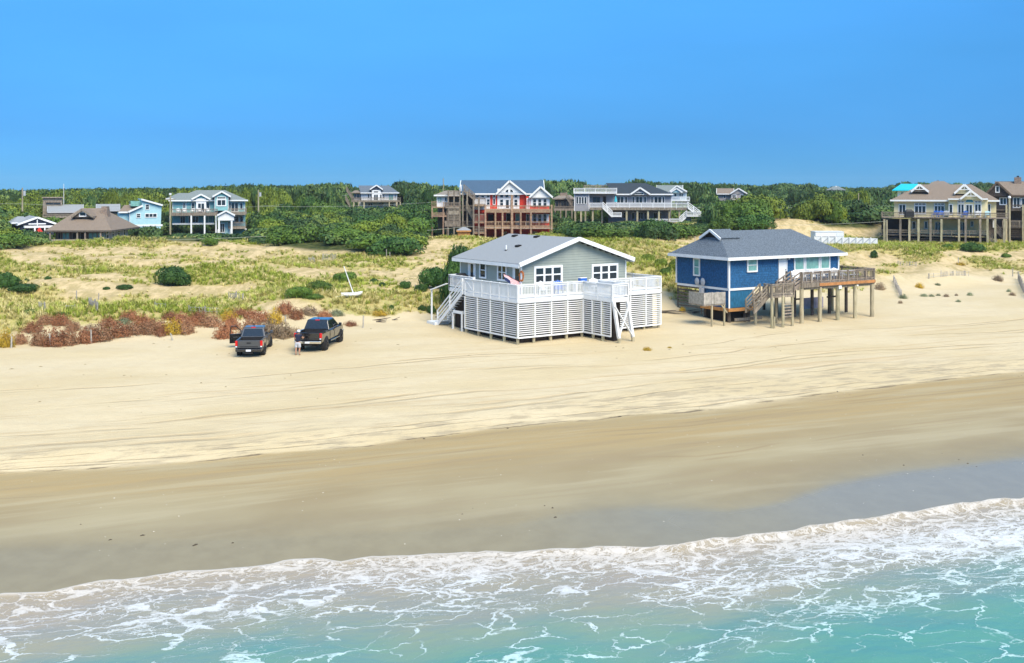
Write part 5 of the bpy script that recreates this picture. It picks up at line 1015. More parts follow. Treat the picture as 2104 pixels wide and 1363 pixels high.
def shrub(name, loc, rx, h, kind, label, cat='shrub', group=None, rz=None, v=None):
    o = empty(name, loc, rnd.uniform(0, 6.28) if rz is None else rz, label, cat, group); me = rnd.choice(CROWNS[kind]) if v is None else CROWNS[kind][v]
    zs = max(p.co.z for p in me.vertices) if me.name not in UNITCACHE else UNITCACHE[me.name]; UNITCACHE[me.name] = zs
    c_ = link('crown', me, None, o); c_.scale = (rx, rx, h/zs); t_ = link('trunk', rnd.choice(TRUNKS), None, o); t_.scale = (rx, rx, h*.8); return o
def shrub_px(name, px, py, w, hpx, kind, label, dy=0, cat='shrub', group=None):
    p = hit(px, py); k = p.y/F; return shrub(name, (p.x, p.y+w*k*.35, hz(p.x, p.y+w*k*.35)-.12), w*k/2*.95, hpx*k*1.1, kind, label, cat, group)
CAP = np.array([(-300, 391), (0, 392), (100, 392), (200, 389), (330, 388), (400, 388), (450, 383), (520, 379), (600, 383), (700, 377), (730, 387), (790, 384), (830, 373), (890, 383), (960, 386), (1060, 380), (1130, 371), (1180, 371), (1230, 384), (1290, 378), (1315, 369), (1340, 377), (1400, 376), (1480, 378), (1560, 384), (1620, 377), (1690, 387), (1760, 387), (1830, 384), (1850, 378), (1930, 374), (1980, 377), (2040, 374), (2104, 380), (2500, 378)])
def wooded(X, Y):
    z = hgt(X, Y); px, py = proj(X, Y, z); e = np.interp(px, EDGE[:, 0], EDGE[:, 1]); return py < e, px, py
GREEN = 'dark green', 'mid green', 'yellow green'
def place_words(px):
    for lim, s in ((90, 'left of the brown roofed cottage'), (340, 'around the brown and aqua cottages'), (520, 'before the teal house'), (700, 'right of the teal house'), (890, 'between the teal and red houses'), (1140, 'beside the red house'), (1290, 'before the long grey house, left half'), (1450, 'before the long grey house, right half'), (1600, 'below the taupe house'), (1820, 'left of the yellow house')):
        if px < lim: return s
    return 'behind the yellow house'
cand = []
yy = 128.0
while yy < 900:
    st = 3.1 if yy < 250 else (4.3 if yy < 420 else 9.0)
    xx = -.56*yy-8
    while xx < .56*yy+8:
        cand.append((xx+rnd.uniform(-.45, .45)*st, yy+rnd.uniform(-.45, .45)*st)); xx += st
    yy += st
cand = np.array(cand); ok, cpx, cpy = wooded(cand[:, 0], cand[:, 1]); cz = hgt(cand[:, 0], cand[:, 1])
clump = fbm(cand[:, 0]/16, cand[:, 1]/16, 3); clump2 = fbm(cand[:, 0]/60+7, cand[:, 1]/60, 2)
near, mass = [], []
for (X, Y), o_, px, py, z, q, q2 in zip(cand, ok, cpx, cpy, cz, clump, clump2):
    if not o_ or z < .6: continue
    if Y < 230 and any(((px-a)/rx)**2+((py-b)/ry)**2 < .9 for a, b, rx, ry, k in PATCH if k < -.75): continue
    kf = Y/F; h = (3.0+3.6*q+rnd.uniform(-.4, 1.3)) if Y < 240 else (7.6+6*q+6*q2+rnd.uniform(-1, 2.6))
    if Y < 150: h *= .8
    w = rnd.choice((1.9, 2.4, 3.0, 3.6, 4.4)) if Y < 250 else (rnd.uniform(2.6, 4.4) if Y < 420 else rnd.uniform(5, 8.5)); wp = w/kf
    cap = np.interp(px, CAP[:, 0], CAP[:, 1])+rnd.choice((-4, -1, 1, 3, 5, 6))+(2 if Y > 500 else 0)
    bad = False
    for a, b, low, Yh_ in HOUSES:
        mid_, hw = (a+b)/2*kf, (b-a)/2
        if a-wp*.8 < px < b+wp*.8:
            if Y < Yh_+1: cap = max(cap, low+rnd.uniform(-3, 5)) if a-wp*.4 < px < b+wp*.4 else max(cap, low-14)
        if Yh_-5 < Y < Yh_+15 and (a-8-wp*.45)*1.0 < CX+F*X/Yh_ < b+8+wp*.45: bad = True
    if bad:
        inside = any(Yh_-1.5 < Y < Yh_+14 and a-3 < CX+F*X/Yh_ < b+3 for a, b, low, Yh_ in HOUSES)
        if inside or Y > 245: continue
        h = rnd.uniform(.7, 1.5); w = rnd.uniform(1.0, 1.7)
    h = min(h, H0-(cap-HZ)*kf-z)
    if h < .9: continue
    if h < w*.55: w = max(.9, h/.55)
    (near if Y < 245 else mass).append((X, Y, z, w, h, q, q2, px))
near.sort(key=lambda t: (not -10 < t[7] < 2114, -t[3]*t[4]/t[1]**2)); rest = near[285:]; near = near[:285]
def nth(n): return str(n)+('th' if 10 < n % 100 < 14 else {1: 'st', 2: 'nd', 3: 'rd'}.get(n % 10, 'th'))
cnt = {}
for X, Y, z, w, h, q, q2, px in sorted(near, key=lambda t: t[7]):
    k = 2 if q2+.25*q+rnd.uniform(-.25, .25)+(.12 if Y < 165 else -.1) > .08 else (1 if rnd.random() < .6 else 0)
    pw = place_words(px); cnt[pw, k] = cnt.get((pw, k), 0)+1
    shrub('thicket_shrub', (X, Y, z-.2), w, h+.2, k, f'{GREEN[k]} shrub {pw}, {nth(cnt[pw, k])} such from the left', 'shrub', 'thicket shrubs '+pw)
def scatter(name, objs, P, rz, sc, ix, label, cat, tilt=None):
    """one stuff object: shared meshes set on points by geometry nodes"""
    col = bpy.data.collections.new(name+'_models')
    for i, (me_, _) in enumerate(objs): col.objects.link(bpy.data.objects.new('%02d_%s' % (i, name), me_))
    me = bpy.data.meshes.new(name); me.from_pydata([tuple(p) for p in P], [], [])
    n = len(P); rot = np.zeros((n, 3)); rot[:, 2] = rz
    if tilt is not None: rot[:, :2] = tilt
    for nm, ty, arr in (('rot', 'FLOAT_VECTOR', rot), ('scl', 'FLOAT_VECTOR', sc), ('idx', 'INT', ix)):
        a = me.attributes.new(nm, ty, 'POINT'); a.data.foreach_set('vector' if ty != 'INT' else 'value', np.asarray(arr, np.float32 if ty != 'INT' else np.int32).ravel())
    o = link(name, me, None); ng = bpy.data.node_groups.new(name, 'GeometryNodeTree'); ng.interface.new_socket('Geometry', in_out='INPUT', socket_type='NodeSocketGeometry'); ng.interface.new_socket('Geometry', in_out='OUTPUT', socket_type='NodeSocketGeometry')
    n_, l_ = ng.nodes, ng.links; gi, go = n_.new('NodeGroupInput'), n_.new('NodeGroupOutput'); ci = n_.new('GeometryNodeCollectionInfo'); ci.inputs[0].default_value = col; ci.inputs[1].default_value = True; ci.inputs[2].default_value = True
    ip = n_.new('GeometryNodeInstanceOnPoints'); l_.new(gi.outputs[0], ip.inputs['Points']); l_.new(ci.outputs[0], ip.inputs['Instance']); ip.inputs['Pick Instance'].default_value = True
    for nm, dt, sk in (('rot', 'FLOAT_VECTOR', 'Rotation'), ('scl', 'FLOAT_VECTOR', 'Scale'), ('idx', 'INT', 'Instance Index')):
        q_ = n_.new('GeometryNodeInputNamedAttribute'); q_.data_type = dt; q_.inputs[0].default_value = nm; l_.new(q_.outputs[0], ip.inputs[sk])
    l_.new(ip.outputs[0], go.inputs[0]); o.modifiers.new('scatter', 'NODES').node_group = ng
    return tag(o, label, cat, kind='stuff')
def pine(name):
    b = MB(); b.cyl((0, 0, 0), (.03, 0, .8), .035, .015, 6); me0 = crown(name, LEAF_FAR, 1500, .085, 7, .45, .1, .62); v = [(p.co.x, p.co.y, p.co.z*.9+.42) for p in me0.vertices]; f = [tuple(p.vertices) for p in me0.polygons]; n0 = len(v)
    me = bpy.data.meshes.new(name); me.from_pydata(v+b.v, [], f+[tuple(i+n0 for i in q) for q in b.f]); me.materials.append(LEAF_FAR); me.materials.append(BARK)
    for p in me.polygons: p.material_index = 1 if p.index >= len(f) else 0
    return me
FARC = [crown('far_crown', LEAF_FAR, 1500, .085, 7+k, .62+.08*k, .2) for k in range(4)]+[pine('far_pine') for k in range(2)]
def zmax(me): return max(p.co.z for p in me.vertices)
FZ = [zmax(m_) for m_ in FARC]
allp = rest+mass; P = [(X, Y, z-.25) for X, Y, z, w, h, q, q2, px in allp]
ix = [(4+rnd.randrange(2)) if (t[4] > 6.5 and t[1] > 240 and rnd.random() < .35) else rnd.randrange(4) for t in allp]
tag(scatter('maritime_forest', [(m_, 0) for m_ in FARC], P, nr.rand(len(P))*6.28, [(t[3]*(.75 if i > 3 else 1), t[3]*(.75 if i > 3 else 1), (t[4]+.3)/FZ[i]) for t, i in zip(allp, ix)], ix, 'dense green maritime forest stretching to the horizon behind the houses', 'forest'))
# pines that stand out on the skyline
PINE = [pine('pine'), pine('pine')]
for px, yt, Y, w_, lab in ((1313, 367, 330, 4.2, 'lone round pine rising behind the long grey house roof'), (1608, 375, 380, 5.5, 'spreading flat topped pine on the right skyline'), (1572, 380, 420, 4, 'small pine left of the spreading skyline pine'), (1880, 371, 330, 5.5, 'broad pine left above the yellow house roof'), (1905, 373, 340, 5, 'broad pine above the middle of the yellow house roof'), (1975, 373, 330, 4.5, 'dense pine over the right half of the yellow house'), (2012, 374, 330, 4.5, 'pine between the yellow house and dark shingled house'), (838, 371, 300, 5, 'taller pine right of the white dormer house'), (865, 373, 310, 4.2, 'pine nearest the red house on the skyline'), (686, 376, 320, 4, 'bushy pine left of the white dormer house'), (640, 379, 340, 3.4, 'small pine on the middle skyline'), (1150, 369, 280, 5.5, 'large pine behind the weathered timber house'), (1172, 372, 290, 4, 'second pine behind the weathered timber house'), (318, 384, 420, 3.6, 'pine breaking the skyline above the aqua house'), (195, 387, 420, 3.6, 'low pine on the far left skyline'), (1425, 377, 340, 4.4, 'pine right of the pale blue house'), (1655, 374, 420, 4, 'thin pine right of the spreading skyline pine')):
    X_ = (px-CX)*Y/F; zb = hz(X_, Y); h_ = H0-(yt-HZ)*Y/F-zb; o = link('pine_tree', PINE[px % 2], None); o.location = (X_, Y, zb-.1); zs = zmax(PINE[px % 2]); o.scale = (w_, w_, h_/zs); o.rotation_euler = (0, 0, px*.7); tag(o, lab, 'tree', 'pines on the skyline')
# dune grass
def tuft(name, m, nb=16, h=.7, spread=.28):
    V, Fc = [], []
    for k in range(nb):
        t = nr.rand()*6.28; r = nr.rand()*.12; x, y = r*math.cos(t), r*math.sin(t); hh = h*(.55+.6*nr.rand()); le = spread*(.4+nr.rand()); wd = .016+.012*nr.rand(); px_, py_ = -math.sin(t)*wd, math.cos(t)*wd; i = len(V)
        for s, ww in ((0, 1), (.55, .9), (1, .15)): cx_, cy_ = x+math.cos(t)*le*s*s, y+math.sin(t)*le*s*s; V += [(cx_-px_*ww, cy_-py_*ww, hh*s*(1-.18*s)), (cx_+px_*ww, cy_+py_*ww, hh*s*(1-.18*s))]
        Fc += [(i, i+1, i+3, i+2), (i+2, i+3, i+5, i+4)]
    me = bpy.data.meshes.new(name); me.from_pydata(V, [], Fc); me.materials.append(m); return me
GRASS = [leafmat('green_dune_grass', (.20, .27, .03), (.36, .41, .05), (.46, .43, .10), .7, .10), leafmat('straw_dune_grass', (.42, .38, .10), (.55, .47, .17), (.62, .52, .26), .7, .10)]
TUFTS = [tuft('tuft', GRASS[k % 2], 18, .6+.1*(k//2), .35) for k in range(6)]
n = 200000; GXr = nr.uniform(-75, 82, n); GYr = nr.uniform(70, 190, n); vv = veg(GXr, GYr); _, gpx, gpy = wooded(GXr, GYr)
vis = (np.abs(GXr) < .5*GYr+4) & (nr.rand(n) < np.clip(vv-.18, 0, 1)**1.4*.8)
def infoot(H, X, Y, x0, x1, y0, y1):
    lx = (X-H.rx)*H.c+(Y-H.ry)*H.s_; ly = -(X-H.rx)*H.s_+(Y-H.ry)*H.c; return (lx > x0) & (lx < x1) & (ly > y0) & (ly < y1)
vis &= ~infoot(G, GXr, GYr, -1, 15, -5, 12) & ~infoot(B, GXr, GYr, -1, 16, -5, 7.5)
X, Y, v_ = GXr[vis], GYr[vis], vv[vis]; Z = hgt(X, Y)-.04; m_ = len(X); greener = fbm(X/9+3, Y/9, 2)+.35*(v_-.5)
s_ = (.55+.55*nr.rand(m_)); ixg = (nr.randint(0, 3, m_)*2+np.where(greener+.35*nr.normal(size=m_) > .05, 0, 1)).astype(int)
scatter('dune_grass', [(t_, 0) for t_ in TUFTS], np.stack([X, Y, Z], 1), nr.rand(m_)*6.28, np.stack([s_, s_, s_*(.45+.4*v_)], 1), ixg, 'sparse green and straw coloured beach grass over the dunes', 'grass')
print('near shrubs', len(near), 'forest', len(P), 'tufts', m_)
# named dune shrubs
for px, py, w_, h_, k, lab in ((347, 590, 84, 42, 0, 'round dark green bush alone on the left dune slope'), (8, 600, 62, 36, 0, 'dark green bush cut by the left picture edge'), (40, 607, 74, 16, 0, 'low spreading green bush beside the left edge bush'), (97, 575, 16, 9, 0, 'tiny dark bush left in the dune hollow'), (52, 580, 14, 8, 0, 'tiny dark bush leftmost in the dune hollow'),
        (252, 597, 40, 11, 0, 'flat green bush below the round dune bush'), (217, 597, 18, 8, 0, 'small bush left of the flat green bush'), (58, 646, 40, 11, 1, 'flat bright green plant patch above the rust bushes at far left'), (122, 650, 42, 8, 1, 'second flat bright green patch above the rust bushes'),
        (612, 614, 70, 24, 1, 'green bush left below the dinghy'), (655, 600, 60, 26, 1, 'middle green bush left of the dinghy mast'), (703, 582, 56, 22, 1, 'upper green bush beside the dinghy mast'), (640, 617, 50, 12, 1, 'lowest green bush left of the dinghy'),
        (768, 584, 22, 14, 0, 'small dark bush right of the dinghy mast'), (786, 590, 18, 10, 0, 'tiny dark bush further right of the dinghy mast'), (832, 596, 26, 17, 0, 'left of two dark bushes beside the sand path'), (864, 602, 32, 20, 0, 'right of two dark bushes beside the sand path'), (804, 640, 14, 13, 0, 'thin dark bush at the grass edge below the path'), (868, 640, 22, 13, 0, 'left dark bush by the cottage stair'), (886, 646, 24, 18, 0, 'right dark bush by the cottage stair'),
        (2008, 520, 58, 20, 0, 'dark glossy bush before the yellow house stairs'), (1950, 512, 30, 10, 1, 'small green bush before the yellow house pilings'), (1797, 532, 18, 17, 0, 'lone dark stump bush right of the blue house'), (2072, 530, 24, 9, 1, 'small green plant on the right sand slope'),
        (430, 508, 40, 16, 1, 'small rounded bush on the dune crest before the teal house'), (1345, 492, 92, 42, 0, 'broad dark bush on the dune crest behind the cottage'), (800, 530, 130, 42, 0, 'broad dark thicket bush on the crest left of the sand gap'), (1390, 560, 40, 26, 2, 'yellow green bush on the bank between the two beach houses'), (1360, 550, 34, 18, 2, 'small yellow green bush beside the cottage roof'), (1370, 568, 30, 18, 1, 'green bush low on the bank between the beach houses'), (1404, 588, 26, 16, 2, 'yellow green clump halfway down the bank left of the blue house'), (1418, 608, 24, 13, 2, 'lowest yellow green clump on the bank left of the blue house'), (1332, 540, 36, 18, 2, 'yellow green clump at the top of the bank beside the cottage roof')):
    shrub_px('dune_shrub', px, py, w_, h_, k, lab)
shrub('wall_shrub', (-4.6, 91.5, hz(-4.6, 91.5)-.2), 1.6, 4.9, 0, 'tall dark bush at the back left corner of the grey cottage')
for k, (x, y, h) in enumerate(((-4.2, 95, 5.0), (-1.8, 97, 5.2), (-6.8, 98, 2.2))): shrub('wall_shrub', (x, y, hz(x, y)-.2), 1.7, h, k % 2, 'dense bush behind the grey cottage roof, ' + ('left', 'right', 'lowest')[k] + ' one')
# rust coloured salt bushes at the dune foot
def bush(name, leafm, n=2300, nt=60):
    d = nr.normal(size=(n, 3)); d /= np.linalg.norm(d, axis=1)[:, None]; d[:, 2] = np.abs(d[:, 2]); c = d*(.55+.5*nr.rand(n, 1))*np.array([1, 1, .82])*(1+.22*np.sin(5*np.arctan2(d[:, 1], d[:, 0])+3*d[:, 2])[:, None])
    v, f = quads(c, d+.6*nr.normal(size=(n, 3)), .05); b = MB()
    for k in range(nt):
        t = nr.rand()*6.28; e = .35+.75*nr.rand(); b.cyl((.1*math.cos(t), .1*math.sin(t), -.05), (e*math.cos(t), e*math.sin(t), (1.05-e)*.9+.1*nr.rand()), .016, .006, 3, False)
    me = bpy.data.meshes.new(name); me.from_pydata(v.tolist()+b.v, [], f.tolist()+[tuple(i+len(v) for i in q) for q in b.f]); me.materials.append(leafm); me.materials.append(BTWIG)
    for p in me.polygons: p.material_index = 1 if p.index >= len(f) else 0
    return me
BTWIG = mat('pale_twigs', (.30, .20, .14), .9, .2, 5)
RUST = [leafmat('rust_leaves', (.20, .070, .028), (.42, .185, .085)), leafmat('brown_leaves', (.22, .10, .045), (.42, .23, .12)), leafmat('tan_leaves', (.22, .15, .09), (.38, .28, .17)), leafmat('golden_leaves', (.40, .24, .02), (.62, .42, .04)), leafmat('sage_leaves', (.16, .20, .10), (.30, .33, .19))]
BUSH = [[bush('bush', m_) for _ in range(2)] for m_ in RUST]
ORD = ['first', 'second', 'third', 'fourth', 'fifth', 'sixth', 'seventh', 'eighth', 'ninth', 'tenth', 'eleventh', 'twelfth', 'thirteenth', 'fourteenth', 'fifteenth', 'sixteenth', 'seventeenth', 'eighteenth', 'nineteenth', 'twentieth', 'twenty-first', 'twenty-second', 'twenty-third', 'twenty-fourth', 'twenty-fifth', 'twenty-sixth', 'twenty-seventh']
CN = ['rust red', 'brown', 'tan twiggy', 'golden yellow', 'sage grey']
def bushrow(row, rowname, grp):
    for k, (px, py, w_, h_, c_) in enumerate(row):
        p = hit(px, py); kf = p.y/F; o = link('salt_bush', BUSH[c_][k % 2], None); o.location = (p.x, p.y+w_*kf*.3, hz(p.x, p.y+w_*kf*.3)-.08); o.rotation_euler = (0, 0, rnd.uniform(0, 6.28)); o.scale = (w_*kf/2*.95, w_*kf/2*.8, h_*kf*1.12)
        tag(o, f'{CN[c_]} salt bush, {ORD[k]} from the left in the {rowname}', 'bush', grp)
bushrow([(6, 716, 40, 40, 3), (38, 710, 36, 26, 1), (75, 712, 46, 36, 1), (108, 714, 60, 40, 0), (135, 712, 50, 38, 1), (172, 708, 50, 34, 0), (205, 704, 60, 36, 1), (238, 696, 56, 30, 0), (268, 690, 50, 26, 1), (300, 690, 50, 28, 1), (328, 694, 40, 20, 0), (350, 690, 52, 32, 3), (378, 690, 44, 30, 1), (458, 698, 46, 36, 0), (472, 680, 40, 30, 0), (512, 690, 60, 40, 1), (548, 696, 60, 42, 2), (578, 698, 50, 34, 2), (602, 694, 40, 22, 2)], 'row nearest the beach', 'salt bushes along the dune foot')
bushrow([(60, 688, 50, 22, 0), (88, 672, 50, 22, 1), (120, 672, 46, 24, 0), (145, 684, 40, 22, 1), (180, 688, 50, 20, 2), (218, 674, 44, 22, 0), (250, 670, 40, 14, 4), (262, 664, 46, 22, 0), (290, 674, 46, 26, 0), (320, 682, 50, 24, 1), (345, 660, 40, 18, 0), (368, 668, 46, 24, 0), (392, 672, 40, 20, 0), (405, 664, 44, 22, 0), (428, 676, 52, 28, 1), (466, 664, 40, 24, 3), (490, 654, 44, 18, 0), (512, 658, 46, 20, 0), (536, 664, 44, 24, 0), (562, 668, 42, 30, 3), (582, 650, 46, 26, 0), (606, 658, 40, 24, 0), (632, 650, 46, 18, 2), (664, 656, 36, 18, 0), (690, 652, 34, 14, 4), (718, 672, 36, 12, 0)], 'upper row on the dune', 'salt bushes on the lower dune')
for k, (px, py, w_, h_, c_, lab) in enumerate(((1889, 592, 18, 13, 3, 'orange dome shaped plant on the open right sand'), (1898, 610, 16, 8, 4, 'leftmost in the line of small plants on the right sand'), (1914, 610, 13, 7, 4, 'second in the line of small plants on the right sand'), (1928, 608, 10, 6, 4, 'third in the line of small plants on the right sand'), (1944, 610, 12, 8, 2, 'tan plant fourth in the line on the right sand'), (1965, 608, 7, 6, 2, 'fifth tiny plant in the line on the right sand'), (1993, 608, 13, 9, 4, 'green plant ending the line on the right sand'), (1969, 621, 11, 7, 4, 'lone green plant below the line on the right sand'), (1856, 614, 18, 12, 4, 'green plant at the foot of the sand fence'), (1850, 624, 10, 8, 2, 'small tan plant below the sand fence'), (2073, 600, 10, 8, 4, 'upper of two plants near the right edge'), (2080, 608, 14, 9, 2, 'lower tan of two plants near the right edge'), (1926, 587, 14, 6, 4, 'flat plant under the grassy right mound'), (1972, 545, 22, 8, 3, 'orange grass patch on the right dune hollow'), (2050, 577, 22, 14, 2, 'rusty tan plant on the right sand slope'), (1808, 596, 22, 18, 2, 'tan dry bush right of the blue house deck'), (1330, 721, 20, 9, 3, 'bright orange dry weed on the sand before the deck leg'), (1376, 716, 10, 5, 3, 'small orange dry weed right of the deck leg'), (1402, 641, 14, 12, 3, 'golden plant on the bank left of the blue house'), (780, 648, 36, 12, 3, 'golden dry grass clump on the dune edge above the driftwood'), (448, 694, 14, 10, 3, 'yellow flowering plant left of the lone rust bush'))):
    p = hit(px, py); kf = p.y/F; o = link('dune_plant', BUSH[c_][k % 2], None); o.location = (p.x, p.y, p.z-.04); o.rotation_euler = (0, 0, rnd.uniform(0, 6.28)); o.scale = (w_*kf/2, w_*kf/2, h_*kf); tag(o, lab, 'plant', 'small plants on the sand')
# ================================================================== posts, sand fences, driftwood, wires
for px, py, h_, ln, lab in ((23, 716, 24, .02, 'thin grey fence post before the golden bush at far left'), (107, 713, 27, -.22, 'leaning grey fence post among the rust bushes'), (188, 707, 28, -.05, 'upright grey fence post among the rust bushes'), (274, 688, 13, 0, 'short grey post stub among the rust bushes'), (358, 700, 15, -.55, 'steeply leaning post stub below the golden bush'), (586, 666, 16, 0, 'grey post behind the small pickup bushes'), (746, 674, 25, .03, 'dark post on open sand right of the black pickup'),
        (794, 533, 20, 0, 'left of two pale posts before the crest thicket'), (801, 533, 14, 0, 'right of two pale posts before the crest thicket'), (1969, 545, 16, .02, 'dark post on the grassy right dune'), (2081, 569, 16, 0, 'post near the right edge of the sand slope'), (853, 600, 14, 0, 'post beside the dark bushes on the path edge'), (157, 620, 21, 0, 'thick grey post in the left dune grass'), (202, 618, 14, .05, 'thin post behind the left sand fence'), (1428, 500, 14, 0, 'pale post on the crest before the long grey house')):
    p = hit(px, py); kf = p.y/F; o = MB().cyl((0, 0, -.4), (ln*h_*kf, .03, h_*kf), .065, .05, 8).build('fence_post', WOOD_G); o.location = p; tag(o, lab, 'post')
def sand_fence(pts, hpx, label, gap=.10, miss=.25):
    o = None; P_ = [hit(*p) for p in pts]; o = empty('sand_fence', P_[0], 0, label, 'fence'); b = MB(); wv_ = MB()
    for a, c_ in zip(P_[:-1], P_[1:]):
        d = c_-a; n_ = max(3, int(d.length/gap))
        for k in range(n_+1):
            q_ = a.lerp(c_, k/n_)-P_[0]; zz = hz(q_.x+P_[0].x, q_.y+P_[0].y)-P_[0].z; h_ = hpx*a.y/F*rnd.uniform(.75, 1.05); t_ = rnd.uniform(-.12, .12)
            if k % 12 == 0: MB().cyl((q_.x, q_.y+.04, zz-.3), (q_.x+t_*.3, q_.y+.04, zz+h_*1.15), .045, .04, 7).build('post', WOOD_G, o)
            if rnd.random() > miss: b.bar((q_.x, q_.y, zz-.1), (q_.x+t_*h_, q_.y+rnd.uniform(-.05, .05), zz+h_), .045, .012, (0, 1, 0))
        for s_ in (.35, .8): wv_.bar(a-P_[0]+Vector((0, .02, hpx*a.y/F*s_)), c_-P_[0]+Vector((0, .02, hpx*c_.y/F*s_)), .015, .015)
    tag(b.build('picket', WOOD_G, o), kind='stuff'); wv_.build('wire', GM, o)
sand_fence([(1836, 580), (1844, 598), (1852, 612)], 15, 'weathered sand fence running up the slope right of the blue house'); sand_fence([(2092, 576), (2100, 596), (2112, 616)], 17, 'grey sand fence cut by the right picture edge'); sand_fence([(663, 536), (680, 537)], 15, 'broken grey sand fence pieces on the dune below the thicket', .1, .1); sand_fence([(683, 535), (691, 536)], 13, 'short sand fence piece right of the broken one', .1, .1); sand_fence([(634, 540), (647, 541)], 10, 'tilted low sand fence stub left of the broken pieces', .1, .15)
sand_fence([(182, 632), (200, 641)], 20, 'collapsed sand fence in the left dune grass'); sand_fence([(80, 638), (94, 640)], 18, 'small sand fence remnant at far left'); sand_fence([(136, 640), (152, 640)], 14, 'faint sand fence remnant right of the far left one'); sand_fence([(318, 634), (342, 636)], 13, 'sand fence remnant above the rust bushes', .12, .35); sand_fence([(388, 644), (420, 646), (450, 648)], 16, 'long broken sand fence above the upper rust bushes', .12, .4); sand_fence([(1845, 546), (1885, 548)], 10, 'low sand fence on the grassy right dune', .14, .4); sand_fence([(1908, 574), (1990, 568)], 12, 'half buried sand fence below the right dune grass', .2, .5); sand_fence([(470, 616), (500, 618)], 16, 'faint grey sand fence on the middle dune', .14, .4)
def sticks(px, py, w_, n_, lab, m_=WOOD_D):
    p = hit(px, py); kf = p.y/F; o = empty('driftwood', p, 0, lab, 'driftwood'); L_ = w_*kf
    for k in range(n_):
        a = rnd.uniform(-.25, .25); x = rnd.uniform(-.25, .25)*L_; l_ = L_*rnd.uniform(.3, .55); y = rnd.uniform(-.3, .3); zz = hz(p.x+x, p.y+y)-p.z+.04
        MB().cyl((x-l_*math.cos(a), y-l_*math.sin(a), zz), (x+l_*math.cos(a), y+l_*math.sin(a), zz+rnd.uniform(0, .25)), rnd.uniform(.03, .06), .02, 6).build('branch', m_, o)
sticks(786, 664, 32, 4, 'dark driftwood branches on the sand below the dune'); sticks(812, 660, 12, 2, 'small driftwood twigs right of the driftwood branches'); sticks(1378, 644, 60, 6, 'long tangled driftwood on the bank between the houses'); sticks(1490, 656, 26, 3, 'loose brown planks below the blue house corner', WOOD); sticks(1432, 645, 40, 5, 'dry roots on the slope left of the blue house', WOOD); sticks(905, 654, 20, 3, 'dark boards at the foot of the cottage stair', WOOD_D)
def wire(pts, r=.022):
    b = MB(); P_ = []
    for (pa, ya, Ya), (pb, yb, Yb) in zip(pts[:-1], pts[1:]):
        a = Vector(((pa-CX)*Ya/F, Ya, H0-(ya-HZ)*Ya/F)); c_ = Vector(((pb-CX)*Yb/F, Yb, H0-(yb-HZ)*Yb/F)); P_ += [a.lerp(c_, k/12)-Vector((0, 0, (c_-a).length*.012*4*(k/12)*(1-k/12))) for k in range(12)]+[c_]
    for a, c_ in zip(P_[:-1], P_[1:]):
        if (c_-a).length > .01: b.cyl(a, c_, r, r, 5, False)
    return b
WIRE = mat('pale_wire', (.42, .44, .36), .6)
tag(wire([(-60, 489, 148), (540, 486, 150), (958, 466, 176)]).build('power_line', WIRE), 'pale power line strung low across the left thicket', 'power line'); tag(wire([(958, 466, 176), (1420, 462, 172), (1822, 455, 164)]).build('power_line', WIRE), 'pale power line crossing from red house to yellow house', 'power line')
tag(wire([(-60, 416, 200), (46, 419, 200), (350, 421, 196), (531, 424, 230), (716, 400, 270)]).build('power_line', WIRE), 'upper power line across the left wooded skyline', 'power line'); tag(wire([(531, 424, 230), (900, 415, 240)]).build('power_line', WIRE), 'power line passing behind the white dormer house', 'power line'); tag(wire([(1411, 426, 210), (1764, 420, 225), (1860, 424, 215)]).build('power_line', WIRE), 'thin wire over the thicket between grey and yellow houses', 'power line')
for px, yt, yb, Y, r_, xf, lab in ((46, 386, 450, 200, .17, 1, 'utility pole with a transformer at far left'), (131, 378, 425, 226, .07, 0, 'slim white mast beside the weathered building'), (350, 401, 470, 196, .17, 0, 'utility pole between the aqua and teal houses'), (531, 390, 450, 230, .19, 1, 'utility pole with lamp right of the teal house'), (911, 367, 405, 240, .13, 0, 'thin mast rising behind the red house annex'), (1764, 397, 425, 228, .12, 0, 'pale pole in the thicket left of the yellow house'), (1822, 452, 506, 163.5, .15, 0, 'wooden pole at the left corner of the yellow house deck')):
    X_ = (px-CX)*Y/F; zt = H0-(yt-HZ)*Y/F; zb = hz(X_, Y); o = empty('utility_pole', (X_, Y, zb), 0, lab, 'pole'); MB().cyl((0, 0, -.5), (0, 0, zt-zb), r_, r_*.75, 10).build('pole', WHITE2 if r_ < .1 else WOOD_P, o)
    if xf: MB().cyl((.38, 0, zt-zb-1.5), (.38, 0, zt-zb-.6), .24, .24, 10).build('transformer', GM, o); MB().box(.1, .3, -.04, .04, zt-zb-1.2, zt-zb-1.05).build('bracket', GM, o)
    if px in (350,): MB().box(-.9, .9, -.06, .06, zt-zb-.9, zt-zb-.75).build('crossarm', WOOD, o); MB().cyl((0, 0, zt-zb), (0, 0, zt-zb+.35), .2, .25, 10).build('cap', WHITE, o)
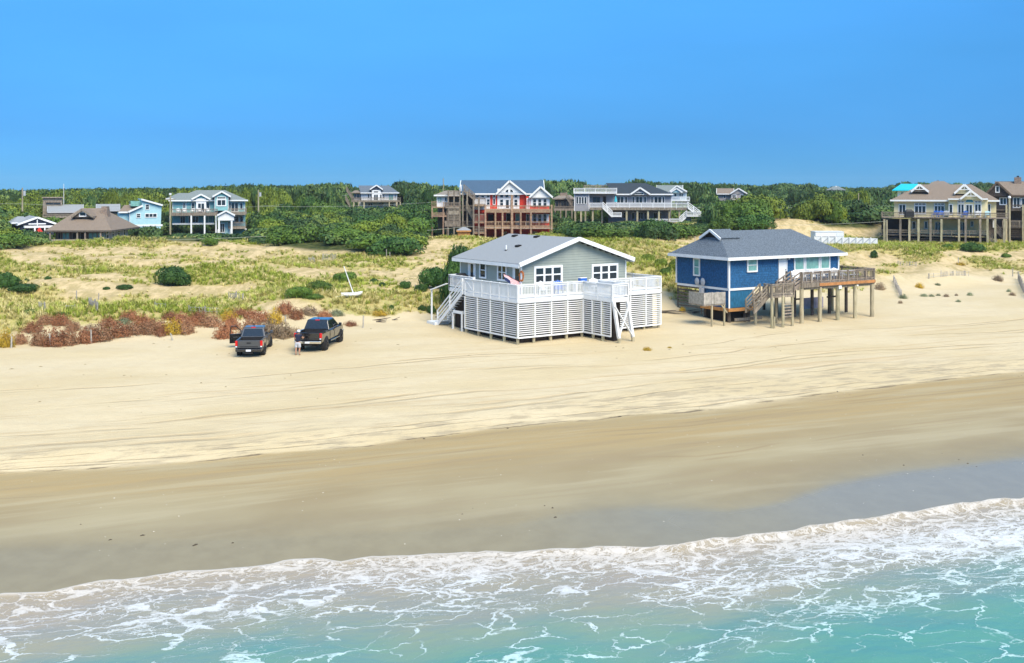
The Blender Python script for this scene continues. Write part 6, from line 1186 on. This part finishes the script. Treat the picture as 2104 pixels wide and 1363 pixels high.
# ================================================================== pickups, person, dinghy
PAINT_G = mat('graphite_paint', (.055, .058, .062), .30, spec=.6, coat=.6); PAINT_B = mat('black_paint', (.010, .010, .011), .22, spec=.6, coat=.8)
TYRE = mat('tyre_rubber', (.014, .014, .014), .85); RIMB = mat('dark_alloy', (.05, .05, .055), .35, metal=.8); CHROME = mat('chrome', (.75, .74, .70), .18, metal=1.0); TAILR = mat('tail_light_red', (.62, .012, .012), .25); CARGL = mat('car_glass', (.010, .014, .018), .05, spec=.8)
PLATE = mat('number_plate', (.75, .77, .80), .5); LINER = mat('bed_liner', (.016, .016, .017), .8)
def pickup(name, label, loc, rz, paint, wb, hw, wr, lift, bumper, dooropen=False, steps=False):
    o = empty(name, loc, rz, label, 'pickup truck'); o.scale = (.93, .93, .93); z = lift; L = wb+2.25; ra = 1.22; cb, cf = 1.85 if wb < 3.5 else 2.05, 0
    cf = ra+wb-.35                                   # front of the cab
    # body: bed sides, cab lower and bonnet in one lofted shell, open bed
    def ring(y, w0, zt, zb): return [(-w0*.96, y, z+zb), (w0*.96, y, z+zb), (w0, y, z+zb+.28), (w0*.985, y, z+zt-.08), (w0*.93, y, z+zt), (-w0*.93, y, z+zt), (-w0*.985, y, z+zt-.08), (-w0, y, z+zb+.28)]
    b = MB(); b.loft([ring(cb, hw, 1.08, .38), ring(cb+.6, hw, 1.08, .36), ring(cf-.25, hw, 1.10, .36), ring(cf, hw, 1.10, .36)]); b.build('cab_body', paint, o, bevel=.02)
    b = MB(); b.loft([ring(cf+.002, hw*.985, 1.08, .36), ring(cf+.5, hw*.98, 1.06, .36), ring(L-.35, hw*.95, .98, .38), ring(L-.08, hw*.90, .88, .42)]); b.build('bonnet', paint, o, bevel=.03)
    for s in (-1, 1):
        pr = [(s*hw*.97, z+.40), (s*hw, z+.62), (s*hw, z+.98), (s*(hw-.03), z+1.10), (s*(hw-.14), z+1.10), (s*(hw-.14), z+.55), (s*(hw-.2), z+.42)]
        b = MB(); b.loft([[(x, y, zz) for x, zz in pr] for y in (.06, ra-.55, cb-.02)]); b.build('bed_side', paint, o)
        yw = (ra, ra+wb)
    MB().box(-hw+.15, hw-.15, .05, cb-.03, z+.5, z+.58).build('bed_floor', LINER, o); MB().box(-hw+.15, hw-.15, cb-.06, cb-.022, z+.585, z+1.09).build('bulkhead', LINER, o)
    tg = MB().box(-hw+.17, hw-.17, -.01, .07, z+.58, z+1.10).build('tailgate', paint, o, bevel=.02); MB().box(-.14, .14, -.035, -.012, z+.88, z+.97).build('handle', LINER, tg); MB().box(-hw+.3, hw-.3, -.022, -.011, z+.66, z+.70).build('crease', LINER, tg)
    for s in (-1, 1):
        tl = MB().box(s*(hw-.155), s*(hw+.005), -.02, .16, z+.72, z+1.08).build('tail_light', TAILR, o, bevel=.02); MB().box(s*(hw-.14), s*(hw-.02), -.03, -.021, z+.64, z+.715).build('reverse_lamp', PLATE, tl)
        MB().box(s*(hw*.55), s*(hw*.86), L-.10, L-.04, z+.66, z+.80).build('headlight', PLATE, o)
    bp = MB().box(-hw*.97, hw*.97, -.16, .02, z+.34, z+.53).build('rear_bumper', bumper, o, bevel=.03); MB().box(-.17, .17, -.185, -.165, z+.36, z+.49).build('number_plate', PLATE, bp); MB().box(-.3, .3, -.17, .0, z+.20, z+.30).build('hitch', TYRE, bp)
    MB().box(-hw*.93, hw*.93, L-.12, L+.08, z+.36, z+.56).build('front_bumper', bumper, o, bevel=.03)
    # greenhouse
    zb, zt = z+1.085, z+1.70; y0, y1, t0, t1 = cb+.03, cf+.02, cb+.28, cf-.85; wb_, wt_ = hw*.94, hw*.76
    lo = [(-wb_, y0, zb), (wb_, y0, zb), (wb_, y1, zb), (-wb_, y1, zb)]; hi = [(-wt_, t0, zt), (wt_, t0, zt), (wt_, t1, zt), (-wt_, t1, zt)]; top = [(-wt_*.92, t0+.08, zt+.07), (wt_*.92, t0+.08, zt+.07), (wt_*.92, t1-.1, zt+.07), (-wt_*.92, t1-.1, zt+.07)]
    cab = MB().loft([lo, hi, top]).build('cab_roof', paint, o, bevel=.03)
    def pane(nm, a, c_, u0, u1, v0, v1, off):
        A0, A1, C0, C1 = Vector(lo[a]), Vector(lo[c_]), Vector(hi[a]), Vector(hi[c_]); f = lambda u, v: A0.lerp(A1, u).lerp(C0.lerp(C1, u), v)
        MB().poly([f(u0, v0), f(u1, v0), f(u1, v1), f(u0, v1)], Vector(off)*.012).build(nm, CARGL, cab)
    pane('rear_window', 0, 1, .07, .93, .10, .90, (0, -1, .4)); pane('windscreen', 2, 3, .06, .94, .1, .92, (0, 1, .5))
    for a, c_, sx in ((1, 2, 1), (3, 0, -1)):
        for u0, u1 in (((.10, .42), (.46, .86)) if sx > 0 else ((.14, .54), (.58, .90))): pane('side_window', a, c_, u0, u1, .14, .88, (sx, 0, .3))
    MB().box(-.16, .16, t0+.0, t0+.06, zt+.0, zt+.075).build('brake_lamp', TAILR, cab); MB().cyl((0, t0+.35, zt+.06), (0, t0+.3, zt+.20), .03, .01, 6).build('antenna', LINER, cab)
    for s in (-1, 1):
        mi = MB().box(s*(hw+.02), s*(hw+.24), cf-.45, cf-.33, z+1.10, z+1.32).build('mirror', paint, o, bevel=.03); MB().bar((s*hw*.95, cf-.38, z+1.14), (s*(hw+.06), cf-.38, z+1.16), .05, .05).build('stalk', LINER, mi)
        if not (dooropen and s < 0): MB().box(s*(hw+.002), s*(hw+.014), cb+.12, cb+.15, z+.42, z+1.05).build('door_seam', LINER, o)
        MB().box(s*(hw+.002), s*(hw+.014), (cb+cf)/2-.1, (cb+cf)/2-.07, z+.42, z+1.05).build('door_seam', LINER, o); MB().box(s*(hw+.002), s*(hw+.03), (cb+cf)/2-.35, (cb+cf)/2-.15, z+.90, z+.95).build('door_handle', paint, o)
        if steps: st_ = MB().cyl((s*(hw+.02), cb+.1, z+.28), (s*(hw+.02), cf-.2, z+.28), .05, .05, 8).build('side_step', CHROME, o)
    for s in (-1, 1):
        for y in (ra, ra+wb):
            MB().cyl((s*(hw-.25), y, wr), (s*(hw+.015), y, wr), wr+.10, wr+.10, 20).build('wheel_arch', LINER, o)
            wobj = MB().cyl((s*(hw-.24), y, wr), (s*(hw+.04), y, wr), wr, wr, 22).build('wheel', TYRE, o, bevel=.03); rm = MB(); rm.cyl((s*(hw+.041), y, wr), (s*(hw+.052), y, wr), wr*.58, wr*.55, 16)
            for k in range(6): a = k*math.pi/3; rm.bar((s*(hw+.056), y, wr), (s*(hw+.056), y+wr*.56*math.cos(a), wr+wr*.56*math.sin(a)), .02, .07, (1, 0, 0))
            rm.build('rim', RIMB, wobj)
    MB().box(-hw*.6, hw*.6, .3, L-.5, wr*.9, z+.42).build('chassis', TYRE, o)
    for y in (ra, ra+wb): MB().cyl((-hw+.2, y, wr), (hw-.2, y, wr), .06, .06, 8).build('axle', TYRE, o)
    if dooropen:
        d = empty('open_door', (-hw-.01, cf-.15, 0), R(-72)); d.parent = o
        b = MB().box(-.05, .02, -1.05, 0, z+.40, z+1.08); b.bar((-.01, -1.02, z+1.06), (.12, -.95, z+1.66), .05, .07, (0, 1, 0)); b.bar((.12, -.95, z+1.66), (.12, -.62, z+1.66), .05, .06); b.bar((.12, -.62, z+1.66), (-.01, -.02, z+1.08), .05, .06); me_ = b.build('door_shell', PAINT_B, d); MB().box(.021, .035, -.8, -.3, z+.82, z+.86).build('door_trim', CHROME, d)
    return o
pr = hit(522, 730); pickup('small_pickup', 'graphite pickup truck with its driver door open', (pr.x-.1, pr.y-1.0, hz(pr.x, pr.y)-.03), R(5), PAINT_G, 3.23, .93, .40, .10, PAINT_B, True)
pr = hit(642, 719); pickup('large_pickup', 'lifted black pickup truck with chrome bumper', (pr.x-.1, pr.y-1.1, hz(pr.x, pr.y)-.03), R(-6.5), PAINT_B, 3.9, 1.01, .47, .30, CHROME, False, True)
# person seen from behind, leaning to the tailgate
SKIN = mat('skin', (.45, .24, .15), .6); SHIRT = mat('navy_shirt', (.012, .016, .040), .85, .2, 8); SHORT = mat('grey_shorts', (.48, .49, .52), .85, .1, 8); CAPM = mat('white_cap', (.78, .78, .77), .8)
ph = hit(612, 731)
per = empty('person', (ph.x, ph.y, ph.z), R(-8), 'person in white cap, navy shirt and grey shorts behind the black pickup', 'person')
def skin(name, V, E, Rr, m, parent, root=0, sub=2):
    me = bpy.data.meshes.new(name); me.from_pydata(V, E, []); o = link(name, me, m, parent); md = o.modifiers.new('skin', 'SKIN'); md.use_smooth_shade = True
    for k, r in enumerate(Rr): sv = me.skin_vertices[0].data[k]; sv.radius = (r, r) if not isinstance(r, tuple) else r; sv.use_root = (k == root)
    s = o.modifiers.new('sub', 'SUBSURF'); s.levels = s.render_levels = sub; return o
hip_, lean = .80, .10
V = [(0, 0, .84), (0, .03, .98), (0, .07, 1.14), (0, .10, 1.28), (0, .13, 1.38), (0, .15, 1.47), (0, .17, 1.56)]; Rb = [.135, .125, .135, .14, .06, .085, .075]
E = [(i, i+1) for i in range(6)]
def add(base, chain):
    prev = base
    for p, r in chain: V.append(p); Rb.append(r); E.append((prev, len(V)-1)); prev = len(V)-1
    return prev
for s in (-1, 1):
    k = add(0, [((s*.10, 0, .78), .10), ((s*.11, .02 if s > 0 else -.03, .45), .062), ((s*.11, -.02 if s > 0 else -.07, .25), .055), ((s*.11, -.03 if s > 0 else -.08, .08), .036), ((s*.12, .12 if s > 0 else .06, .03), .035)])
    el = (s*.27, .22, 1.08) if s > 0 else (s*.27, .16, 1.06); wr_ = (s*.22, .44, 1.12) if s > 0 else (s*.24, .34, .98)
    k = add(3, [((s*.19, .10, 1.32), .062), (el, .043), (wr_, .030)]); hd = Vector(wr_)+Vector((0, .07, .0)); k = add(k, [(tuple(hd), .034)])
    for q in range(4): add(k, [(tuple(hd+Vector((-.03+.02*q, .05, -.005))), .010), (tuple(hd+Vector((-.032+.021*q, .085-.006*abs(q-1.5), -.03))), .008)])
    add(k, [(tuple(hd+Vector((-s*.045, .01, .0))), .011), (tuple(hd+Vector((-s*.055, .045, -.01))), .009)])
skin('body', V, E, Rb, SKIN, per)
SV = [(0, .0, .82), (0, .03, .98), (0, .07, 1.14), (0, .10, 1.28), (0, .12, 1.36)]; SE = [(i, i+1) for i in range(4)]; SR = [.155, .15, .158, .158, .085]
for s in (-1, 1): SV += [(s*.19, .10, 1.31), (s*.235, .16, 1.19)]; SR += [.082, .070]; n0 = len(SV); SE += [(3, n0-2), (n0-2, n0-1)]
skin('shirt', SV, SE, SR, SHIRT, per)
SV = [(0, 0, .90), (0, 0, .80)]; SR = [.15, .155]; SE = [(0, 1)]
for s in (-1, 1): SV += [(s*.105, .0, .72), (s*.115, .01 if s > 0 else -.02, .48)]; SR += [.115, .105]; n0 = len(SV); SE += [(1, n0-2), (n0-2, n0-1)]
skin('shorts', SV, SE, SR, SHORT, per)
b = MB(); b.loft([[(r_*math.cos(t), .165+r_*1.1*math.sin(t), 1.50+h_) for t in [i*math.pi/6 for i in range(12)]] for r_, h_ in ((.105, .0), (.108, .05), (.098, .11), (.06, .155), (.01, .165))]); cp = b.build('cap', CAPM, per, True); MB().poly([(-.08, .25, 1.51), (.08, .25, 1.51), (.06, .36, 1.495), (-.06, .36, 1.495)], (0, 0, .015)).build('peak', CAPM, cp)
b = MB().loft([[(r_*math.cos(t), .15+r_*math.sin(t), 1.44+h_) for t in [i*math.pi/5 for i in range(10)]] for r_, h_ in ((.085, .0), (.1, .05), (.1, .075))]); b.build('hair', mat('dark_hair', (.03, .022, .016), .8), per, True)
# white sailing dinghy stranded in the grass
pb_ = hit(722, 612); dg = empty('sailing_dinghy', pb_+Vector((0, 0, .05)), R(12), 'small white sailing dinghy with leaning mast on the dune grass', 'boat')
ST = [(-.85, .34, .32, .02), (-.5, .50, .30, -.02), (0, .56, .30, -.03), (.45, .46, .34, .0), (.75, .26, .40, .08), (.92, .04, .46, .22)]
b = MB(); b.loft([[(x, -w_, zt), (x, -w_*.8, zb+.1), (x, 0, zb), (x, w_*.8, zb+.1), (x, w_, zt), (x, w_*.86, zt), (x, w_*.65, zb+.14), (x, 0, zb+.07), (x, -w_*.65, zb+.14), (x, -w_*.86, zt)] for x, w_, zt, zb in ST]); b.build('hull', WHITE, dg, True)
MB().box(-.1, .12, -.45, .45, .22, .26).build('thwart', WHITE2, dg); MB().cyl((.22, 0, .1), (-.62, .2, 2.55), .045, .035, 8).build('mast', WHITE, dg); MB().cyl((.15, -.35, .34), (-1.35, -.55, .05), .035, .03, 8).build('boom', WHITE, dg); b = MB(); b.cyl((-.1, 0, -.12), (.3, .1, -.02), .1, .08, 8); b.build('prop_log', WOOD_D, dg)
# small litter on the beach: shells, pebbles and weed, too many to count
def litter(name, n_, m_, s0, s1, sel, label):
    X = nr.uniform(-40, 48, n_*6); Y = nr.uniform(33, 82, n_*6); t = beach_t(X, Y); k = (np.abs(X) < .5*Y) & sel(t, X, Y); X, Y = X[k][:n_], Y[k][:n_]; Z = hgt(X, Y); V, Fc = [], []
    for x, y, z in zip(X, Y, Z):
        s = rnd.uniform(s0, s1); a = rnd.uniform(0, 3.1); i = len(V); e = rnd.uniform(1, 2.5)
        for q in range(5): u = a+q*1.257; dx, dy = s*e*math.cos(q*1.257), s*math.sin(q*1.257); V.append((x+dx*math.cos(a*.3)-dy*math.sin(a*.3), y+dx*math.sin(a*.3)+dy*math.cos(a*.3), z-.01))
        V.append((x, y, z+s*.7)); Fc += [(i+q, i+(q+1) % 5, i+5) for q in range(5)]
    me = bpy.data.meshes.new(name); me.from_pydata(V, [], Fc); o = link(name, me, m_); tag(o, label, 'litter', kind='stuff')
litter('shells', 150, mat('bleached_shell', (.62, .58, .50), .6), (.012), .026, lambda t, X, Y: (t > .3) & (t < 2.2), 'scattered white shell fragments on the damp sand')
litter('beach_weed', 300, mat('dry_weed', (.07, .055, .035), .9), .02, .07, lambda t, X, Y: (np.abs(t-2.03+.06*np.sin(X)) < .07) | ((np.abs(t-1.0) < .25) & (fbm(X/5, Y/2, 2) > .22)), 'dark bits of weed along the high water line')
litter('dry_tufts', 60, mat('dry_stubble', (.26, .21, .12), .9), .03, .09, lambda t, X, Y: (t > 3.2) & (t < 4.0), 'small dry stubble bits on the upper beach')

# ------------------------------------------------------------------ sea haze: one closed box of even, thin air round the whole place
b = MB().box(-1500, 1500, -60, 1250, -5.5, 26); hz_ = b.build('haze', None); hm = bpy.data.materials.new('haze_air'); hm.use_nodes = True; hn, hl = hm.node_tree.nodes, hm.node_tree.links
hn.remove(hn['Principled BSDF']); pv = hn.new('ShaderNodeVolumePrincipled'); pv.inputs['Color'].default_value = (.80, .88, .96, 1); pv.inputs['Density'].default_value = .00013; pv.inputs['Anisotropy'].default_value = .1
hl.new(pv.outputs[0], hn['Material Output'].inputs['Volume']); hz_.data.materials.append(hm); hz_['kind'] = 'stuff'; tag(hz_, 'thin pale sea haze over the far trees', 'haze')
SC.cycles.volume_bounces = 0
